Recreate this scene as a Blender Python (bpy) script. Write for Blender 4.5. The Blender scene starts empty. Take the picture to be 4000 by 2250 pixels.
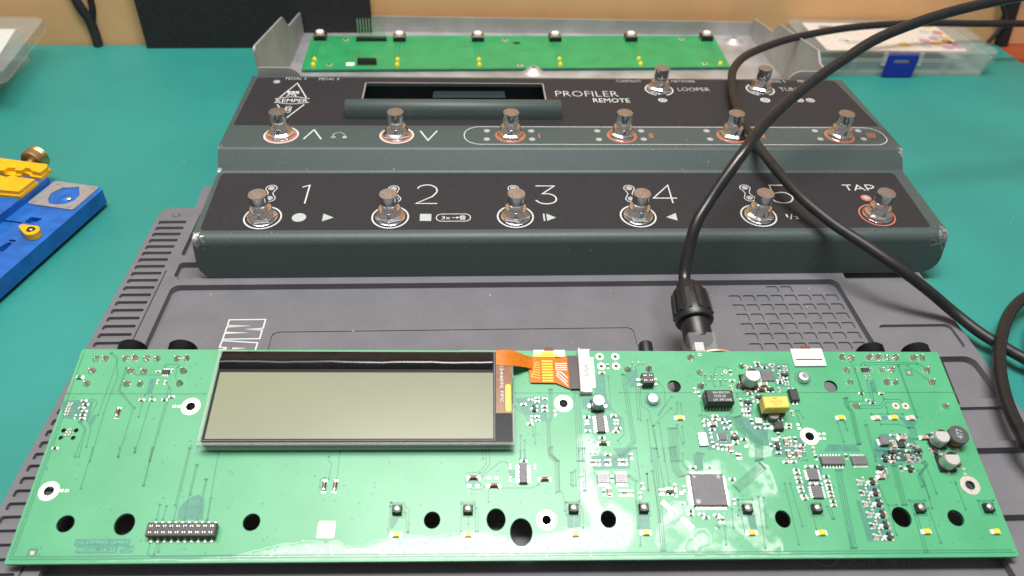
import bpy, math, random
from mathutils import Vector, Matrix
from mathutils.geometry import delaunay_2d_cdt
R = math.radians
sc = bpy.context.scene
col = sc.collection
MM = 0.001
rng = random.Random(7)

# ------------------------------------------------------------------ camera
cam_d = bpy.data.cameras.new('camera'); cam = bpy.data.objects.new('camera', cam_d); col.objects.link(cam)
PITCH, YAW, ROLL = R(39.2), R(4.36), R(2.208)
fw = Vector((math.sin(YAW)*math.cos(PITCH), math.cos(YAW)*math.cos(PITCH), -math.sin(PITCH)))
ri = Vector((math.cos(YAW), -math.sin(YAW), 0)); up = ri.cross(fw)
ri2 = ri*math.cos(ROLL)+up*math.sin(ROLL); up2 = up*math.cos(ROLL)-ri*math.sin(ROLL)
cam.matrix_world = Matrix(((ri2.x, up2.x, -fw.x, -.0602), (ri2.y, up2.y, -fw.y, -.3241), (ri2.z, up2.z, -fw.z, .2617), (0, 0, 0, 1)))
cam_d.lens = 27.0; cam_d.sensor_width = 36.0; cam_d.clip_start = .01; cam_d.clip_end = 20
cam_d.dof.use_dof = True; cam_d.dof.focus_distance = .36; cam_d.dof.aperture_fstop = 13
sc.camera = cam

# ------------------------------------------------------------------ world and lamps (indoor bench, ceiling light)
w = bpy.data.worlds.new('World'); sc.world = w; w.use_nodes = True
bg = w.node_tree.nodes['Background']; bg.inputs[0].default_value = (1.0, .96, .92, 1); bg.inputs[1].default_value = .33
def lamp(name, loc, sx, sy, watts, colr, aim=None):
    d = bpy.data.lights.new(name, 'AREA'); d.shape = 'RECTANGLE'; d.size = sx; d.size_y = sy; d.energy = watts; d.color = colr
    o = bpy.data.objects.new(name, d); col.objects.link(o); o.location = loc
    if aim is not None: o.rotation_euler = (Vector(aim)-Vector(loc)).to_track_quat('-Z', 'Y').to_euler()
    return o
lamp('ceiling_lamp', (.03, -.12, 1.15), .60, .18, 18.5, (1, .975, .94))
lamp('ceiling_bounce_fill', (-.5, .05, 1.6), 1.1, .5, 15.5, (1, .96, .91))  # broad soft fill, added to stand in for ceiling bounce
sc.view_settings.view_transform = 'Standard'; sc.view_settings.look = 'None'; sc.view_settings.gamma = 1
sc.view_settings.exposure = -0.18

# ------------------------------------------------------------------ measured data (millimetres)
JOINT = [(7.2,84.2),(10.9,84.2),(19.5,84.2),(23.1,84.3),(27.9,84.4),(32.2,84.3),(40.5,84.4),(44.2,84.5),(7.3,78.4),(7.1,72.3),(23.1,78.2),(28.3,78.3),(44.4,78.4),(23.1,72.3),(28.2,72.4),(44.2,72.5),(324.9,85.8),(328.7,85.6),(337,85.9),(340.8,85.7),(344.7,85.7),(348.6,85.8),(356.6,85.8),(360.4,85.7),(325,79.7),(325,73.7),(340.8,79.7),(344.7,79.7),(340.8,73.6),(344.6,73.6),(360.4,79.4),(360.5,73.5),(324.3,62.3),(362.5,62.4),(230.2,79.6),(239.3,79.9),(258.2,85.5),(261,78.1),(260.3,71.6),(279.6,81.4),(276.5,71.6)]
DOTJ = [(232.5,82.7),(235,83),(237.3,82.8),(263,77),(265.4,77),(267.8,77),(270.3,77),(264.3,74.4),(266.7,74.4),(269.1,74.4),(271.5,74.4),(2.7,63.2),(3.9,63.2),(2.5,62),(3.6,62),(2.4,60.7),(3.7,60.7),(2.4,59.5),(3.7,59.5),(2.5,58.2),(3.7,58.2),(6,51.8),(7.1,51.8),(5.8,50.6),(7.1,50.6),(5.7,49.3),(7,49.3)]
RINGPAD = [(218.8,85.9,1.75,0.75),(225.5,85.9,1.75,0.75),(219.1,81.1,1.75,0.75),(225.4,81.2,1.75,0.75),(341.3,62.4,1.6,0.5),(345.4,62.3,1.6,0.5),(262.4,87.1,0.8,0.4),(272.1,78.6,0.8,0.4)]
MOUNT = [(51,62),(6.7,26.8),(201.9,63.4),(192.7,14.8),(301.2,48.6),(360,27.7)]
HOLE = [(16.7,14.4,3.2,3.2),(37.9,14.1,3.7,4.1),(83.7,14.6,3.2,3.3),(150,15,3.1,3.3),(173.8,15.1,3.6,4.3),(183.1,10.3,4.2,5.3),(216,15,3,3.4),(282.4,14.7,3,3.4),(328.5,15.2,3.7,4),(349.5,14.7,3.1,3.2),(249,71.5,2.9,2.9),(316,71.6,2.9,2.9),(4.2,51.5,0.95,0.95),(9,51.5,0.95,0.95),(4.2,48.3,0.95,0.95),(8.9,48.3,0.95,0.95)]
SMD = [(3.3,75.1,'g'),(23.1,59,'M'),(34.2,78,'d'),(39.7,78.5,'D'),(35.2,73.1,'D'),(38.2,72.9,'D'),(31,64.9,'c'),(35.2,64.9,'c'),(40,64.9,'c'),(42.5,66.2,'c'),(8.3,64.4,'c'),(9.4,62.8,'c'),(8.3,61.2,'c'),(9.8,59.8,'c'),(9.7,58.1,'c'),(10,56.5,'c'),(7,57.3,'D'),(3.5,44,'c'),(44.6,61.9,'p'),(46.4,61.9,'p'),(11.4,26.9,'p'),(13.3,26.9,'p'),(108.6,28.2,'M'),(112.7,28.2,'M'),(165.2,31.3,'m'),(173.1,28.1,'m'),(192.6,30.6,'m'),(171.2,31.3,'p'),(174.1,31.3,'p'),(163.6,28.2,'p'),(166.7,28.1,'p'),(170.7,28.1,'p'),(184.8,38.3,'c'),(179.5,36,'D'),(189.1,35.9,'D'),(179.4,30.9,'D'),(218.1,40.8,'c'),(227.4,40,'C'),(211.5,37.4,'C'),(213,37.4,'C'),(214.5,37.4,'C'),(217.1,37.5,'C'),(218.6,37.5,'C'),(222.4,37.6,'C'),(223.7,37.6,'C'),(225.1,37.6,'C'),(207.1,31.5,'C'),(218.9,30.8,'C'),(230.4,27.9,'C'),(229.1,24.2,'C'),(215.2,25.3,'C'),(217.3,25.5,'E'),(221.4,25,'C'),(222.8,25,'C'),(224.4,25,'C'),(225.9,25,'C'),(221.8,81,'C'),(219,77.8,'c'),(185.3,62.9,'c'),(189.7,61,'K'),(194,61.9,'c'),(194,60.1,'c'),(188.3,65,'d'),(191.1,65.8,'d'),(194.3,65.6,'d'),(191,64.2,'d'),(187.8,54.1,'c'),(188.4,56.6,'C'),(190.7,57.4,'d'),(190.9,55.6,'d'),(198.2,59,'C'),(211,57.2,'c'),(222,57.7,'c'),(210.4,54.8,'D'),(211.4,54.8,'D'),(222.1,55,'D'),(223.4,55,'D'),(223.4,52.1,'c'),(222.2,50.7,'c'),(210.9,51,'c'),(216.4,48,'c'),(216.6,45.5,'m'),(214.8,43.3,'D'),(211.3,41.6,'d'),(213.1,41.6,'d'),(218.1,40.8,'c'),(227.3,40.1,'C'),(212.6,62.6,'p'),(219.2,62.4,'p'),(274.2,78.1,'C'),(274.1,74.1,'c'),(257.4,69.6,'C'),(258.9,67.7,'C'),(273.1,70.7,'C'),(286.6,83,'c'),(286.7,81.6,'c'),(281.4,80.8,'D'),(282.9,80.8,'d'),(289.4,80.6,'c'),(292.9,81.9,'c'),(292.9,80.1,'C'),(295.8,80.1,'C'),(297.6,80.4,'C'),(298.9,80.2,'C'),(297.4,76.9,'k'),(295,76.7,'C'),(294.5,74.3,'c'),(294.5,73.2,'c'),(297.2,75.2,'d'),(296.7,73,'D'),(298,73,'D'),(287.1,72.2,'e'),(285.5,69.5,'m'),(289.5,69.9,'k'),(293.4,69.9,'C'),(279.7,69.8,'c'),(280.5,68,'c'),(284,66.1,'k'),(281.3,65.3,'C'),(276,64.5,'C'),(278.8,63.8,'k'),(275.9,61.6,'C'),(278.3,60.8,'c'),(275.9,58.8,'C'),(277.2,58.8,'C'),(278.4,58.8,'C'),(296.5,58.9,'C'),(281.4,55.2,'w'),(278.7,55.2,'C'),(280.5,52.4,'c'),(283.6,53,'C'),(285.1,53.1,'C'),(293.7,53.8,'c'),(293.4,52.4,'c'),(288.5,49.2,'C'),(263.9,57.6,'c'),(263.6,56.2,'c'),(266.6,56.1,'c'),(258.7,54.2,'C'),(267.3,54.7,'c'),(269.6,54.3,'C'),(262.2,53.8,'e'),(267.6,52.2,'c'),(261.7,51.6,'c'),(259.8,56,'d'),(260.8,49.1,'C'),(260.9,45.1,'C'),(270.4,50.1,'c'),(270.2,47.7,'k'),(273.8,47.3,'c'),(270.2,45.6,'c'),(262.6,44.1,'C'),(264.3,43.9,'C'),(266,43.7,'C'),(267.5,43,'E'),(269.7,40.1,'C'),(271,39.9,'C'),(274.2,44.2,'p'),(297.6,53.8,'p'),(297.7,52,'p'),(305.3,49.6,'p'),(307.3,49.6,'p'),(305.1,47.5,'p'),(306.9,47.5,'p'),(285.9,47.3,'p'),(287.3,47.3,'p'),(286.8,44.2,'K'),(284.4,44.1,'C'),(290.6,46,'E'),(292.8,47.1,'C'),(294.9,47.1,'C'),(292.6,45.4,'C'),(294.6,45.4,'C'),(297.3,44.7,'c'),(286.7,41.3,'c'),(290.5,40.8,'E'),(292.4,40.4,'C'),(294.4,40.6,'E'),(294.1,43.1,'C'),(295.9,43.1,'C'),(297.3,43.1,'C'),(301.3,42.7,'C'),(301.4,39.5,'C'),(251.2,35.4,'c'),(257.7,35.5,'c'),(265.9,30.4,'c'),(243.1,27.5,'C'),(246.3,26.7,'C'),(230.4,27.7,'C'),(237,25.4,'C'),(238,25.4,'C'),(240.7,25.4,'k'),(243,24.6,'C'),(245.1,25,'p'),(239.7,26.6,'p'),(241.2,26.6,'p'),(265,21.5,'C'),(247.5,17.9,'c'),(247.4,16.6,'c'),(251.5,16.5,'c'),(253.1,15.3,'c'),(257.2,16.2,'c'),(258,14.4,'C'),(259.3,14.4,'C'),(245,21,'d'),(286.6,41.3,'c'),(270.4,39.9,'C'),(288.8,37.5,'c'),(291.9,37.6,'c'),(292.1,34.1,'c'),(292.2,32.9,'c'),(292.1,30.9,'c'),(292.2,29.3,'c'),(292,26.9,'c'),(292.1,25.5,'c'),(292.5,23.5,'c'),(292.8,22.5,'c'),(297.1,35.6,'c'),(299.9,35.6,'c'),(297.1,28.5,'c'),(299.9,28.5,'c'),(303.4,31.4,'c'),(303.4,29.4,'c'),(303.4,27.8,'c'),(303.4,26.5,'c'),(303.3,24.9,'c'),(303.3,23.5,'c'),(303.4,21.4,'c'),(303.3,19.8,'c'),(330,79.7,'D'),(336.2,79.7,'D'),(332.2,75.9,'D'),(334.2,75.9,'D'),(328.1,68.1,'c'),(336.7,68.1,'c'),(330.2,65,'c'),(331.6,63.7,'c'),(348.1,47.8,'e'),(335.5,49,'c'),(338.5,49,'c'),(341,48.4,'C'),(338.9,47.5,'e'),(334.2,44.9,'E'),(341.5,44.7,'c'),(332.8,41.5,'k'),(336,42,'C'),(339.8,42.2,'c'),(343.7,42.1,'k'),(342.6,43.3,'C'),(344.2,43.3,'C'),(329,38.8,'K'),(332.1,39.2,'c'),(334.9,39.2,'p'),(338.4,38.8,'E'),(340.2,38.4,'C'),(349.1,42.2,'C'),(350.7,41.8,'K'),(313.8,39.7,'C'),(326,34.8,'k'),(324.4,33.1,'p'),(325.8,33.1,'p'),(328.1,33.5,'C'),(325.2,31.1,'e'),(332.1,39.4,'c'),(332.1,37.5,'c'),(341.4,39.2,'C'),(334.5,34.6,'C'),(336.1,34.6,'p'),(337.8,34.5,'K'),(339.2,34.4,'C'),(343,38.3,'C'),(359.9,34.4,'p'),(359.6,32.3,'p'),(321.1,29.3,'K'),(315.4,29,'C'),(316.6,28.9,'D'),(317.9,30.3,'D'),(319.3,29,'p'),(318.9,27.9,'d'),(322.5,28.9,'C'),(321,24.9,'K'),(315.4,24.7,'C'),(316.5,24.5,'D'),(317.8,25.9,'D'),(319.3,24.7,'p'),(318.8,23.6,'d'),(322.4,24.5,'C'),(320.9,20.6,'K'),(315.3,20.3,'C'),(316.5,20.2,'D'),(317.8,21.6,'D'),(319.2,20.3,'p'),(318.7,19.3,'d'),(322.3,20.2,'C'),(321.1,16.3,'K'),(315.5,16.1,'C'),(316.7,15.9,'D'),(317.9,17.3,'D'),(319.3,16.1,'p'),(318.9,15,'d'),(322.4,15.9,'C'),(321.1,12.1,'K'),(315.5,11.8,'C'),(316.7,11.7,'D'),(317.9,13,'D'),(319.3,11.8,'p'),(318.9,10.8,'d'),(322.4,11.7,'C'),(321.1,7.8,'K'),(315.6,7.6,'C'),(316.7,7.4,'D'),(318,8.8,'D'),(319.4,7.6,'p'),(318.9,6.6,'d'),(322.4,7.4,'C')]
LED = [(249.1,56.7,0),(316.1,56.7,0),(338.4,56.8,0),(137,9.6,0),(163.5,9.5,0),(203.1,9.4,0),(229.5,9.7,0),(269.2,9.4,0),(295.8,9.2,0),(336,9.4,0),(362.7,9.2,0),(331.1,56.6,1),(345.6,56.6,1)]
TACT = [(136.9,18.6),(163.3,18.6),(203,18.7),(229.6,18.7),(269.2,18.3),(296,18.3),(336.3,18.3),(363.2,18.3)]
CHIP = {'soic_a':(184.4,32.8,3.1,7.9,-0.2),
'soic_b':(216.3,54,3.2,7.9,1),
'tqfp':(255.6,25.9,12.8,12.7,-0.1),
'ssop_a':(215.4,30.7,4.7,3.8,0.2),
'ssop_b':(222.4,30.7,4.8,3.8,0.2),
'magnetics':(265.7,64,11.4,6,0.3),
'transformer':(287.3,59.8,10.3,5.2,2),
'qfn_a':(289.6,76.2,5.2,4.9,1.3),
'opto':(298.5,66.6,3.6,5.5,1.7),
'qfn_b':(265.3,48.3,3.3,3.1,2.3),
'crystal':(257,47.1,3.5,5.7,1.5),
'sma':(288.8,52.4,4,3.1,1.3),
'so14':(307.3,37.7,9.3,3.5,0.1),
'tssop':(318.3,37.9,6.2,3.6,0.7),
'msop_a':(298.1,32.1,4.2,4.5,1),
'msop_b':(298.1,25,4,5,0.3),
'inductor_box':(330.7,46,3.5,3.6,1.5),
'power_ic':(337.5,44.9,3.1,2.8,0.9),
'sot6_a':(37.5,77.6,2.9,2,0.1),
'sot6_b':(333.1,79.4,3.1,1.8,1.7),
'header20':(60,11,24.5,4.8,-0.2),
'header4':(237.6,73.4,5,4.8,2.5),
'label':(111.4,11.6,6.4,6.4,-0.4),
'stick':(309.5,85.4,13.8,8.5,0.8),
'stick2':(197,87,13.5,3.3,0.2),
'tape_a':(239.1,19.6,5.6,1.9,-43.9),
'tape_b':(245.6,13.1,5.6,2,-45.8),
'ffc':(211.5,77.9,5,20.8,-0.4),
'fpcend':(206.9,77.6,4.2,15.9,1.6),
'fid_a':(8.5,3.9,3.4,3.2,0.4),
'fid_b':(352.2,78.4,3.1,3.3,1.3),
'txt1':(32,7.4,19.4,2.5,-0.1),
'txt2':(30.7,4.8,14.4,2.3,-0),
'txt3':(41.3,4.9,4.3,2.4,1.1)}
ECAP = [(215.7,62.1),(280.9,73.3),(352.5,46),(353.1,36.5)]
IND = (359.8,46.8)
SCREW = [(239,65),(304.8,75.3)]
LCD = {'out':[(57.4,84.5),(174,84.8),(181.3,42.4),(60.5,42.3)],
'glass':[(61.5,74.2),(172.7,74.4),(172.8,45.2),(62,44.7)],
'black':[(60.5,83.6),(173,84.4),(173,43.3),(61.6,43.2)],
'bar':[(60.5,83.4),(172.7,84),(173,75.9),(60.7,75.8)],
'side':[(173.9,79),(180.7,79.1),(180.4,43.7),(173.9,43.9)]}
FLEX = {'a':[(173.8,84.3),(180.8,84.4),(180.5,56),(174,55.9)],
'yel':[(177.8,68.9),(179.9,69),(179.9,56.7),(177.9,56.9)]}
FLEXPATH = [(179.3,81.1),(184.6,82.4),(188.4,82.4)]
FLEXPOLY = [(188.2,85.4),(199.1,85.4),(199.5,84.5),(205.2,85.9),(204.8,69.8),(199.2,72.5),(188.5,72.7),(187.8,79.5)]
FLEXWAVE = [[(174,84.6),(182.7,84.9),(183.2,86.1),(185,85),(188,84.1)],[(173.9,78.8),(182.6,78.6),(183,80),(185.3,78.9),(187.8,78.3)]]
FLEXPADS = [(193.2,83.1),(196,83.1),(195.6,74.6),(193,74.6)]
FLEXLINES = [[(199.3,81.8),(204.2,81.9)],[(199.3,81),(204.2,80.8)],[(199.2,79.9),(204.1,79.8)],[(199.2,79),(204.2,78.8)],[(199.7,78),(201.7,77.6),(204.2,74.8)],[(199.6,77.1),(200.9,76.5),(204,72.9)],[(199.6,76.3),(200.5,75.2),(204.1,71.2)]]
TRACE = [[(12.8,87.1),(16.2,84.3),(15.9,71.3),(15.5,58.2)],[(12.4,86.7),(15.6,83.9),(18.3,75.5),(17.5,62.1),(18.2,38.7)],[(20.5,79.6),(20.3,69.3),(28.5,61.1),(28.4,40.5)],[(21.1,79.6),(20.9,69.5),(29,61.3)],[(24.6,77.3),(25.5,76.5),(37,76.5)],[(38.6,73),(41.5,69.7),(40.9,38.7)],[(40.2,70.5),(40.5,64.9),(40.5,38.7)],[(36.4,80.5),(36.5,81.6),(41.5,81.6),(43.4,79.7)],[(41.5,80.1),(41.7,75.5),(43.3,73.2)],[(31.5,67.3),(31.6,57.4)],[(34.5,66.5),(34.2,42.3)],[(7.1,64.3),(11.7,65.3),(13.7,63.7),(12.2,55.5),(14.5,52.4),(15.1,44.5)],[(9.2,55.1),(12.2,52),(12,40.5)],[(9.9,55.1),(12.7,52),(13.4,40.5)],[(0.6,67.7),(55.3,67.7)],[(181.9,68.3),(207.5,68.3)],[(225.8,68.5),(368.5,68.8)],[(17.7,44),(18.1,27.8)],[(40.9,44),(40.8,28.8)],[(40.2,44),(41.1,28.8)],[(27.9,44),(28.3,40.3)],[(33.7,44),(34,42.3)],[(55,43.9),(55.3,15.3)],[(54.5,43.9),(54.5,21.1)],[(58.7,36.9),(58.7,24.5),(59.1,15.6)],[(59.3,36.9),(59.2,25.2)],[(66.1,41.7),(67.3,15.3)],[(63.5,31.1),(63.6,15.6)],[(64,31.1),(64.3,18.3)],[(67.1,23.8),(67.5,15.6)],[(48.9,21.3),(49,15.7)],[(51.4,20.7),(51.3,15.7)],[(48.9,7.2),(49,3.4),(50.5,2.2),(78.4,2.5)],[(51.5,7.2),(51.3,3)],[(52.4,7.2),(52.6,4)],[(108.8,40.3),(108.6,39),(110.2,37.5),(109.9,31.1)],[(112.9,42.3),(113,31)],[(134.4,21.7),(139.3,21.7),(139.4,20.6),(141.3,18.9),(141.5,10.5)],[(134.2,20.3),(134.3,10.5)],[(134.4,21.7),(134.2,20.3)],[(137.2,16.2),(137,14.2),(135.4,12.5)],[(140,17.9),(141,10.5)],[(107,27.8),(106.7,31),(108.5,31.7)],[(170,42.9),(170,36.7),(166.9,33.6),(162.7,33.4),(162,29.9),(164.6,26.7),(168,26.7),(169.7,28.1)],[(171.4,42.9),(171.4,36.7),(169,33.8),(167.6,33.2)],[(168.6,42.9),(168.8,39.2)],[(168.3,32),(175.9,38.1),(177.9,37.9),(179.3,36.6)],[(175.1,27.3),(188,27.3),(190.4,28.7)],[(171,27.3),(171,21.8)],[(183.6,42.9),(183.5,39.2)],[(185,42.9),(185.3,39.6)],[(206.8,43.6),(205.6,22)],[(208.2,43.6),(207.6,26.1)],[(209.1,43.6),(208.3,26.1)],[(160.7,21.1),(160.8,10.7)],[(161,21.8),(165.7,21.8)],[(165.7,20.8),(167,19.4),(167.1,10.7)],[(166.1,19.4),(166.2,10.7)],[(163.4,16.7),(163.5,13.4)],[(227.6,43.6),(222.2,39.5)],[(228.7,43.6),(222.9,38.7)],[(229.7,43.6),(229.8,23.2)],[(225.3,31.8),(227.8,29.6),(227.3,21.8)],[(226,32.1),(228.5,29.9)],[(232.7,32.8),(232.5,26)],[(203,33.3),(202.7,28.6)],[(203.8,33.6),(203.5,27.9)],[(204.8,34.4),(204.7,28.4)],[(228.6,21.8),(227,5.1)],[(200.5,21.6),(205.1,21.8)],[(200.3,16.8),(200.4,21.3)],[(205.2,20.6),(206.7,18.9),(206.2,11.8)],[(227.4,20.5),(226.8,11.7)],[(194.8,43.6),(194.8,40.1),(197.1,37.3),(196.9,25.5)],[(195.5,43.9),(195.6,40.3),(197.8,37.5),(197.6,25.7)],[(196.3,44.1),(196.3,40.5),(198.6,37.7),(198.3,25.9)],[(196.4,40.6),(198.4,38),(198.1,26.5),(199.7,24.8),(199.7,18.2)],[(206.3,69.5),(206.3,57.3),(205.9,38.2)],[(207.1,69.5),(207.1,57.3),(206.6,38.2)],[(208,69.5),(207.9,57.3),(207.4,38.2)],[(208.8,69.5),(208.6,57.3),(208.2,38.2)],[(196.2,69.9),(195.8,56.9),(194.6,54.9),(194.5,41.2),(197.5,38.2)],[(196.8,69.9),(196.4,56.9),(195.2,54.9),(195.1,41.2),(198.1,38.2)],[(197.4,69.9),(196.9,56.9),(195.8,54.9),(195.6,41.2),(198.6,38.2)],[(227.7,77.1),(227.5,71.6),(228.4,46.4),(220.2,38.9)],[(228.5,76.9),(228.3,71.4),(229.2,46.2),(221,38.7)],[(229.3,76.7),(229.1,71.2),(229.9,46),(221.7,38.5)],[(232.8,74.1),(232.1,56.5)],[(233.8,71.6),(233.1,55.7)],[(234.6,71.6),(234.2,62.5),(236.9,60.1),(238,43.3)],[(242.6,73.3),(244.6,70.8),(244.3,63.3),(240.6,58.1)],[(247.3,66.6),(241.5,59.3)],[(237.9,53.3),(246.2,61.3)],[(237.9,53.3),(238.3,39.9)],[(235.8,55.9),(235.2,38.1)],[(240.5,54.5),(240.5,38.1)],[(249.1,63.7),(249.1,60.9),(247.6,58.1)],[(250.6,63.3),(250.5,58.1)],[(247.7,53.7),(248.6,45.2)],[(249.6,52.9),(249.4,46)],[(183.9,49.1),(183.5,39)],[(185.3,47),(185.4,39)],[(181.7,62.1),(184.2,59.3),(185.6,58.9),(187.3,55.3)],[(189.9,59.3),(189.6,45.7)],[(188.6,53.4),(188.9,49.1)],[(219.8,77.1),(219.7,67.4)],[(221.6,76.2),(221.3,60.9),(225.9,56.1),(225.6,49.8),(222.8,46.8)],[(232.4,82.5),(231.9,78),(227.7,77.1)],[(237.4,82.5),(233.8,81),(233.1,77.1),(229.2,73.3)],[(243.8,52.2),(242.9,38.1)],[(244.6,52.2),(243.6,38.1)],[(245.3,52.2),(244.3,38.1)],[(246,52.2),(245,38.1)],[(246.7,52.2),(245.7,38.1)],[(247.4,52.2),(246.5,38.1)],[(235.9,43.5),(235.1,18.4),(234.4,3.1)],[(236.8,43.5),(235.9,18.4),(235.2,3.1)],[(237.6,43.5),(236.7,18.4),(236,3.1)],[(238,43.5),(238.7,27.8)],[(240.7,43.5),(240.9,28.5)],[(248,41.3),(247.5,36.1),(249.1,34.6)],[(232.8,32.8),(232.5,26.4)],[(235,33.9),(235.5,13.9)],[(263.6,18.6),(262.9,11.4)],[(266.6,18.2),(266.9,9.7)],[(274.8,23.4),(273.3,3.8)],[(276.8,23),(275.6,11.4)],[(286.4,28.6),(286.2,5)],[(288.5,28.6),(289.3,11.9)],[(294.4,16.3),(294.3,10.6)],[(300.7,19.4),(301.5,14.6)],[(302.1,19.4),(302.2,14.6)],[(257,12.1),(257.5,11.5)],[(259.7,12.1),(258.9,5.2)],[(266.7,22.3),(272.2,22.3)],[(266.6,22),(265.6,16.1)],[(243,43.5),(243.1,34.2),(244.7,31.3),(248.7,32.4)],[(243.6,43.7),(243.7,34.4),(245.4,31.5),(249.4,32.5)],[(244.3,43.8),(244.4,34.5),(246,31.6),(250,32.7)],[(245,44),(245,34.7),(246.7,31.7),(250.7,32.8)],[(245.6,44.1),(245.7,34.8),(247.3,31.9),(251.3,33)],[(266,28),(278.1,37.4)],[(266.4,27.5),(278.5,36.9)],[(266.8,27),(278.9,36.4)],[(267.2,26.5),(279.3,35.9)],[(267.6,26),(279.6,35.4)],[(268,25.5),(280,34.8)],[(252,33.5),(252.5,38.6),(254,41.6)],[(252.8,33.3),(253.3,38.4),(254.9,41.4)],[(253.6,33),(254.1,38.2),(255.7,41.2)],[(254.4,32.8),(254.9,38),(256.5,40.9)],[(271.5,56.9),(271.7,52.1),(278,45.5),(276.8,38)],[(272.1,57),(272.2,52.3),(278.5,45.7),(277.3,38.2)],[(272.6,57.2),(272.8,52.4),(279,45.8),(277.8,38.3)],[(273.1,57.4),(273.3,52.6),(279.6,46),(278.4,38.5)],[(273.7,57.5),(273.9,52.7),(280.1,46.1),(278.9,38.6)],[(274.2,57.7),(274.4,52.9),(280.7,46.3),(279.4,38.8)],[(274.8,57.8),(274.9,53.1),(281.2,46.4),(279.9,38.9)],[(266.6,75.9),(267.8,79.8),(269.2,80.9),(273,80.9),(274.3,79.4)],[(262.9,76.3),(262.7,72.1)],[(265.5,76.3),(265.6,73.3),(266.4,71.6)],[(269.1,73.8),(269.1,72.1)],[(275.1,67.9),(279.6,67.9)],[(274.9,66.6),(279.7,66.6),(280.7,67.9)],[(257.4,57.9),(260.7,57.9),(260.9,56.9)],[(259.1,63.7),(258.5,58.1)],[(267,56.1),(269.1,57.7),(271.2,59.3)],[(299.5,60.1),(300.6,56.9)],[(298.4,60.1),(298.7,53.7)],[(294.4,41.7),(294,38.7),(297.5,38.3)],[(327.8,83.9),(328.5,82.1),(329,69.2)],[(329,80.3),(328.5,66.7),(328,64.6),(321.5,64.2),(320.7,61.3)],[(332.2,82.1),(333.2,83.4),(357.4,83.3),(359.7,80.9)],[(333.9,82.1),(357.2,82.6)],[(332.5,74.7),(331.6,65)],[(333.6,73),(332.6,64.6)],[(348.3,81.7),(348.3,57.2)],[(348.8,81.7),(348.8,57.2)],[(352.6,81.7),(359.3,75.2)],[(325.5,62.5),(334.6,62.5),(337.4,65.4),(343.8,65.4),(344.8,63.8)],[(325.9,61.3),(334.6,61.3),(338.1,64.2),(341.8,64)],[(337,61.7),(336.8,58.8)],[(314.4,54.8),(314.6,46.2)],[(317.4,54.8),(317.5,51.3)],[(325.6,53.6),(325.2,37.9)],[(326.5,53.6),(325.8,39.7)],[(332.3,54),(339.8,54),(343.3,52.4)],[(333.9,69.2),(336.5,67.5),(337.3,65.8)],[(329.7,58.6),(343.1,58.6)],[(349,45.4),(351.5,41.9)],[(320.1,65.8),(319.5,62.5),(321,59.7),(319.8,45)],[(320.6,65.9),(320.1,62.6),(321.5,59.7),(320.3,45.1)],[(321.2,66),(320.6,62.7),(322.1,59.8),(320.8,45.2)],[(321.7,66.1),(321.2,62.8),(322.6,59.9),(321.4,45.3)],[(343.3,52.4),(343.8,47.3)],[(344.1,52.4),(344.6,47.3)],[(344.9,52.4),(345.5,47.3)],[(345.8,52.4),(346.3,47.3)],[(308.1,34),(307.6,31.1),(305.5,3.6)],[(308.8,34),(308.4,31.1),(306.2,3.6)],[(309.6,34),(309.2,31.1),(306.9,3.6)],[(310.4,34),(309.9,31.1),(307.7,3.6)],[(326.9,43.3),(325.4,38.4),(327.6,36.2),(335.2,36.5)],[(323.5,27.4),(324.5,19.6),(328.1,20)],[(341.2,33.9),(341.9,22.7)],[(342.6,33.9),(341.5,18.5)],[(345.1,36.1),(345.4,24.5)],[(340.1,18.5),(340.3,5.3)],[(354.5,28.4),(354.6,18.1)],[(333.6,21.7),(339.8,21.6)],[(360.8,21.5),(366.8,21.5)],[(324.7,20),(324.3,9),(324.4,8.4)],[(331,35.8),(330.2,19.9)],[(331.7,35.8),(330.8,19.9)],[(332.3,35.8),(331.4,19.9)],[(333,35.8),(332.1,19.9)],[(333.8,16.1),(333,1.7)],[(334.9,16.4),(334.1,2.1)],[(345.3,37.6),(346.3,36.5),(341.6,32.1),(341.9,27.7)],[(344.5,37.3),(345.6,36.2),(340.9,31.8),(341.2,27.4)],[(343.8,37),(344.8,35.9),(340.1,31.5),(340.4,27.1)]]
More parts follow.
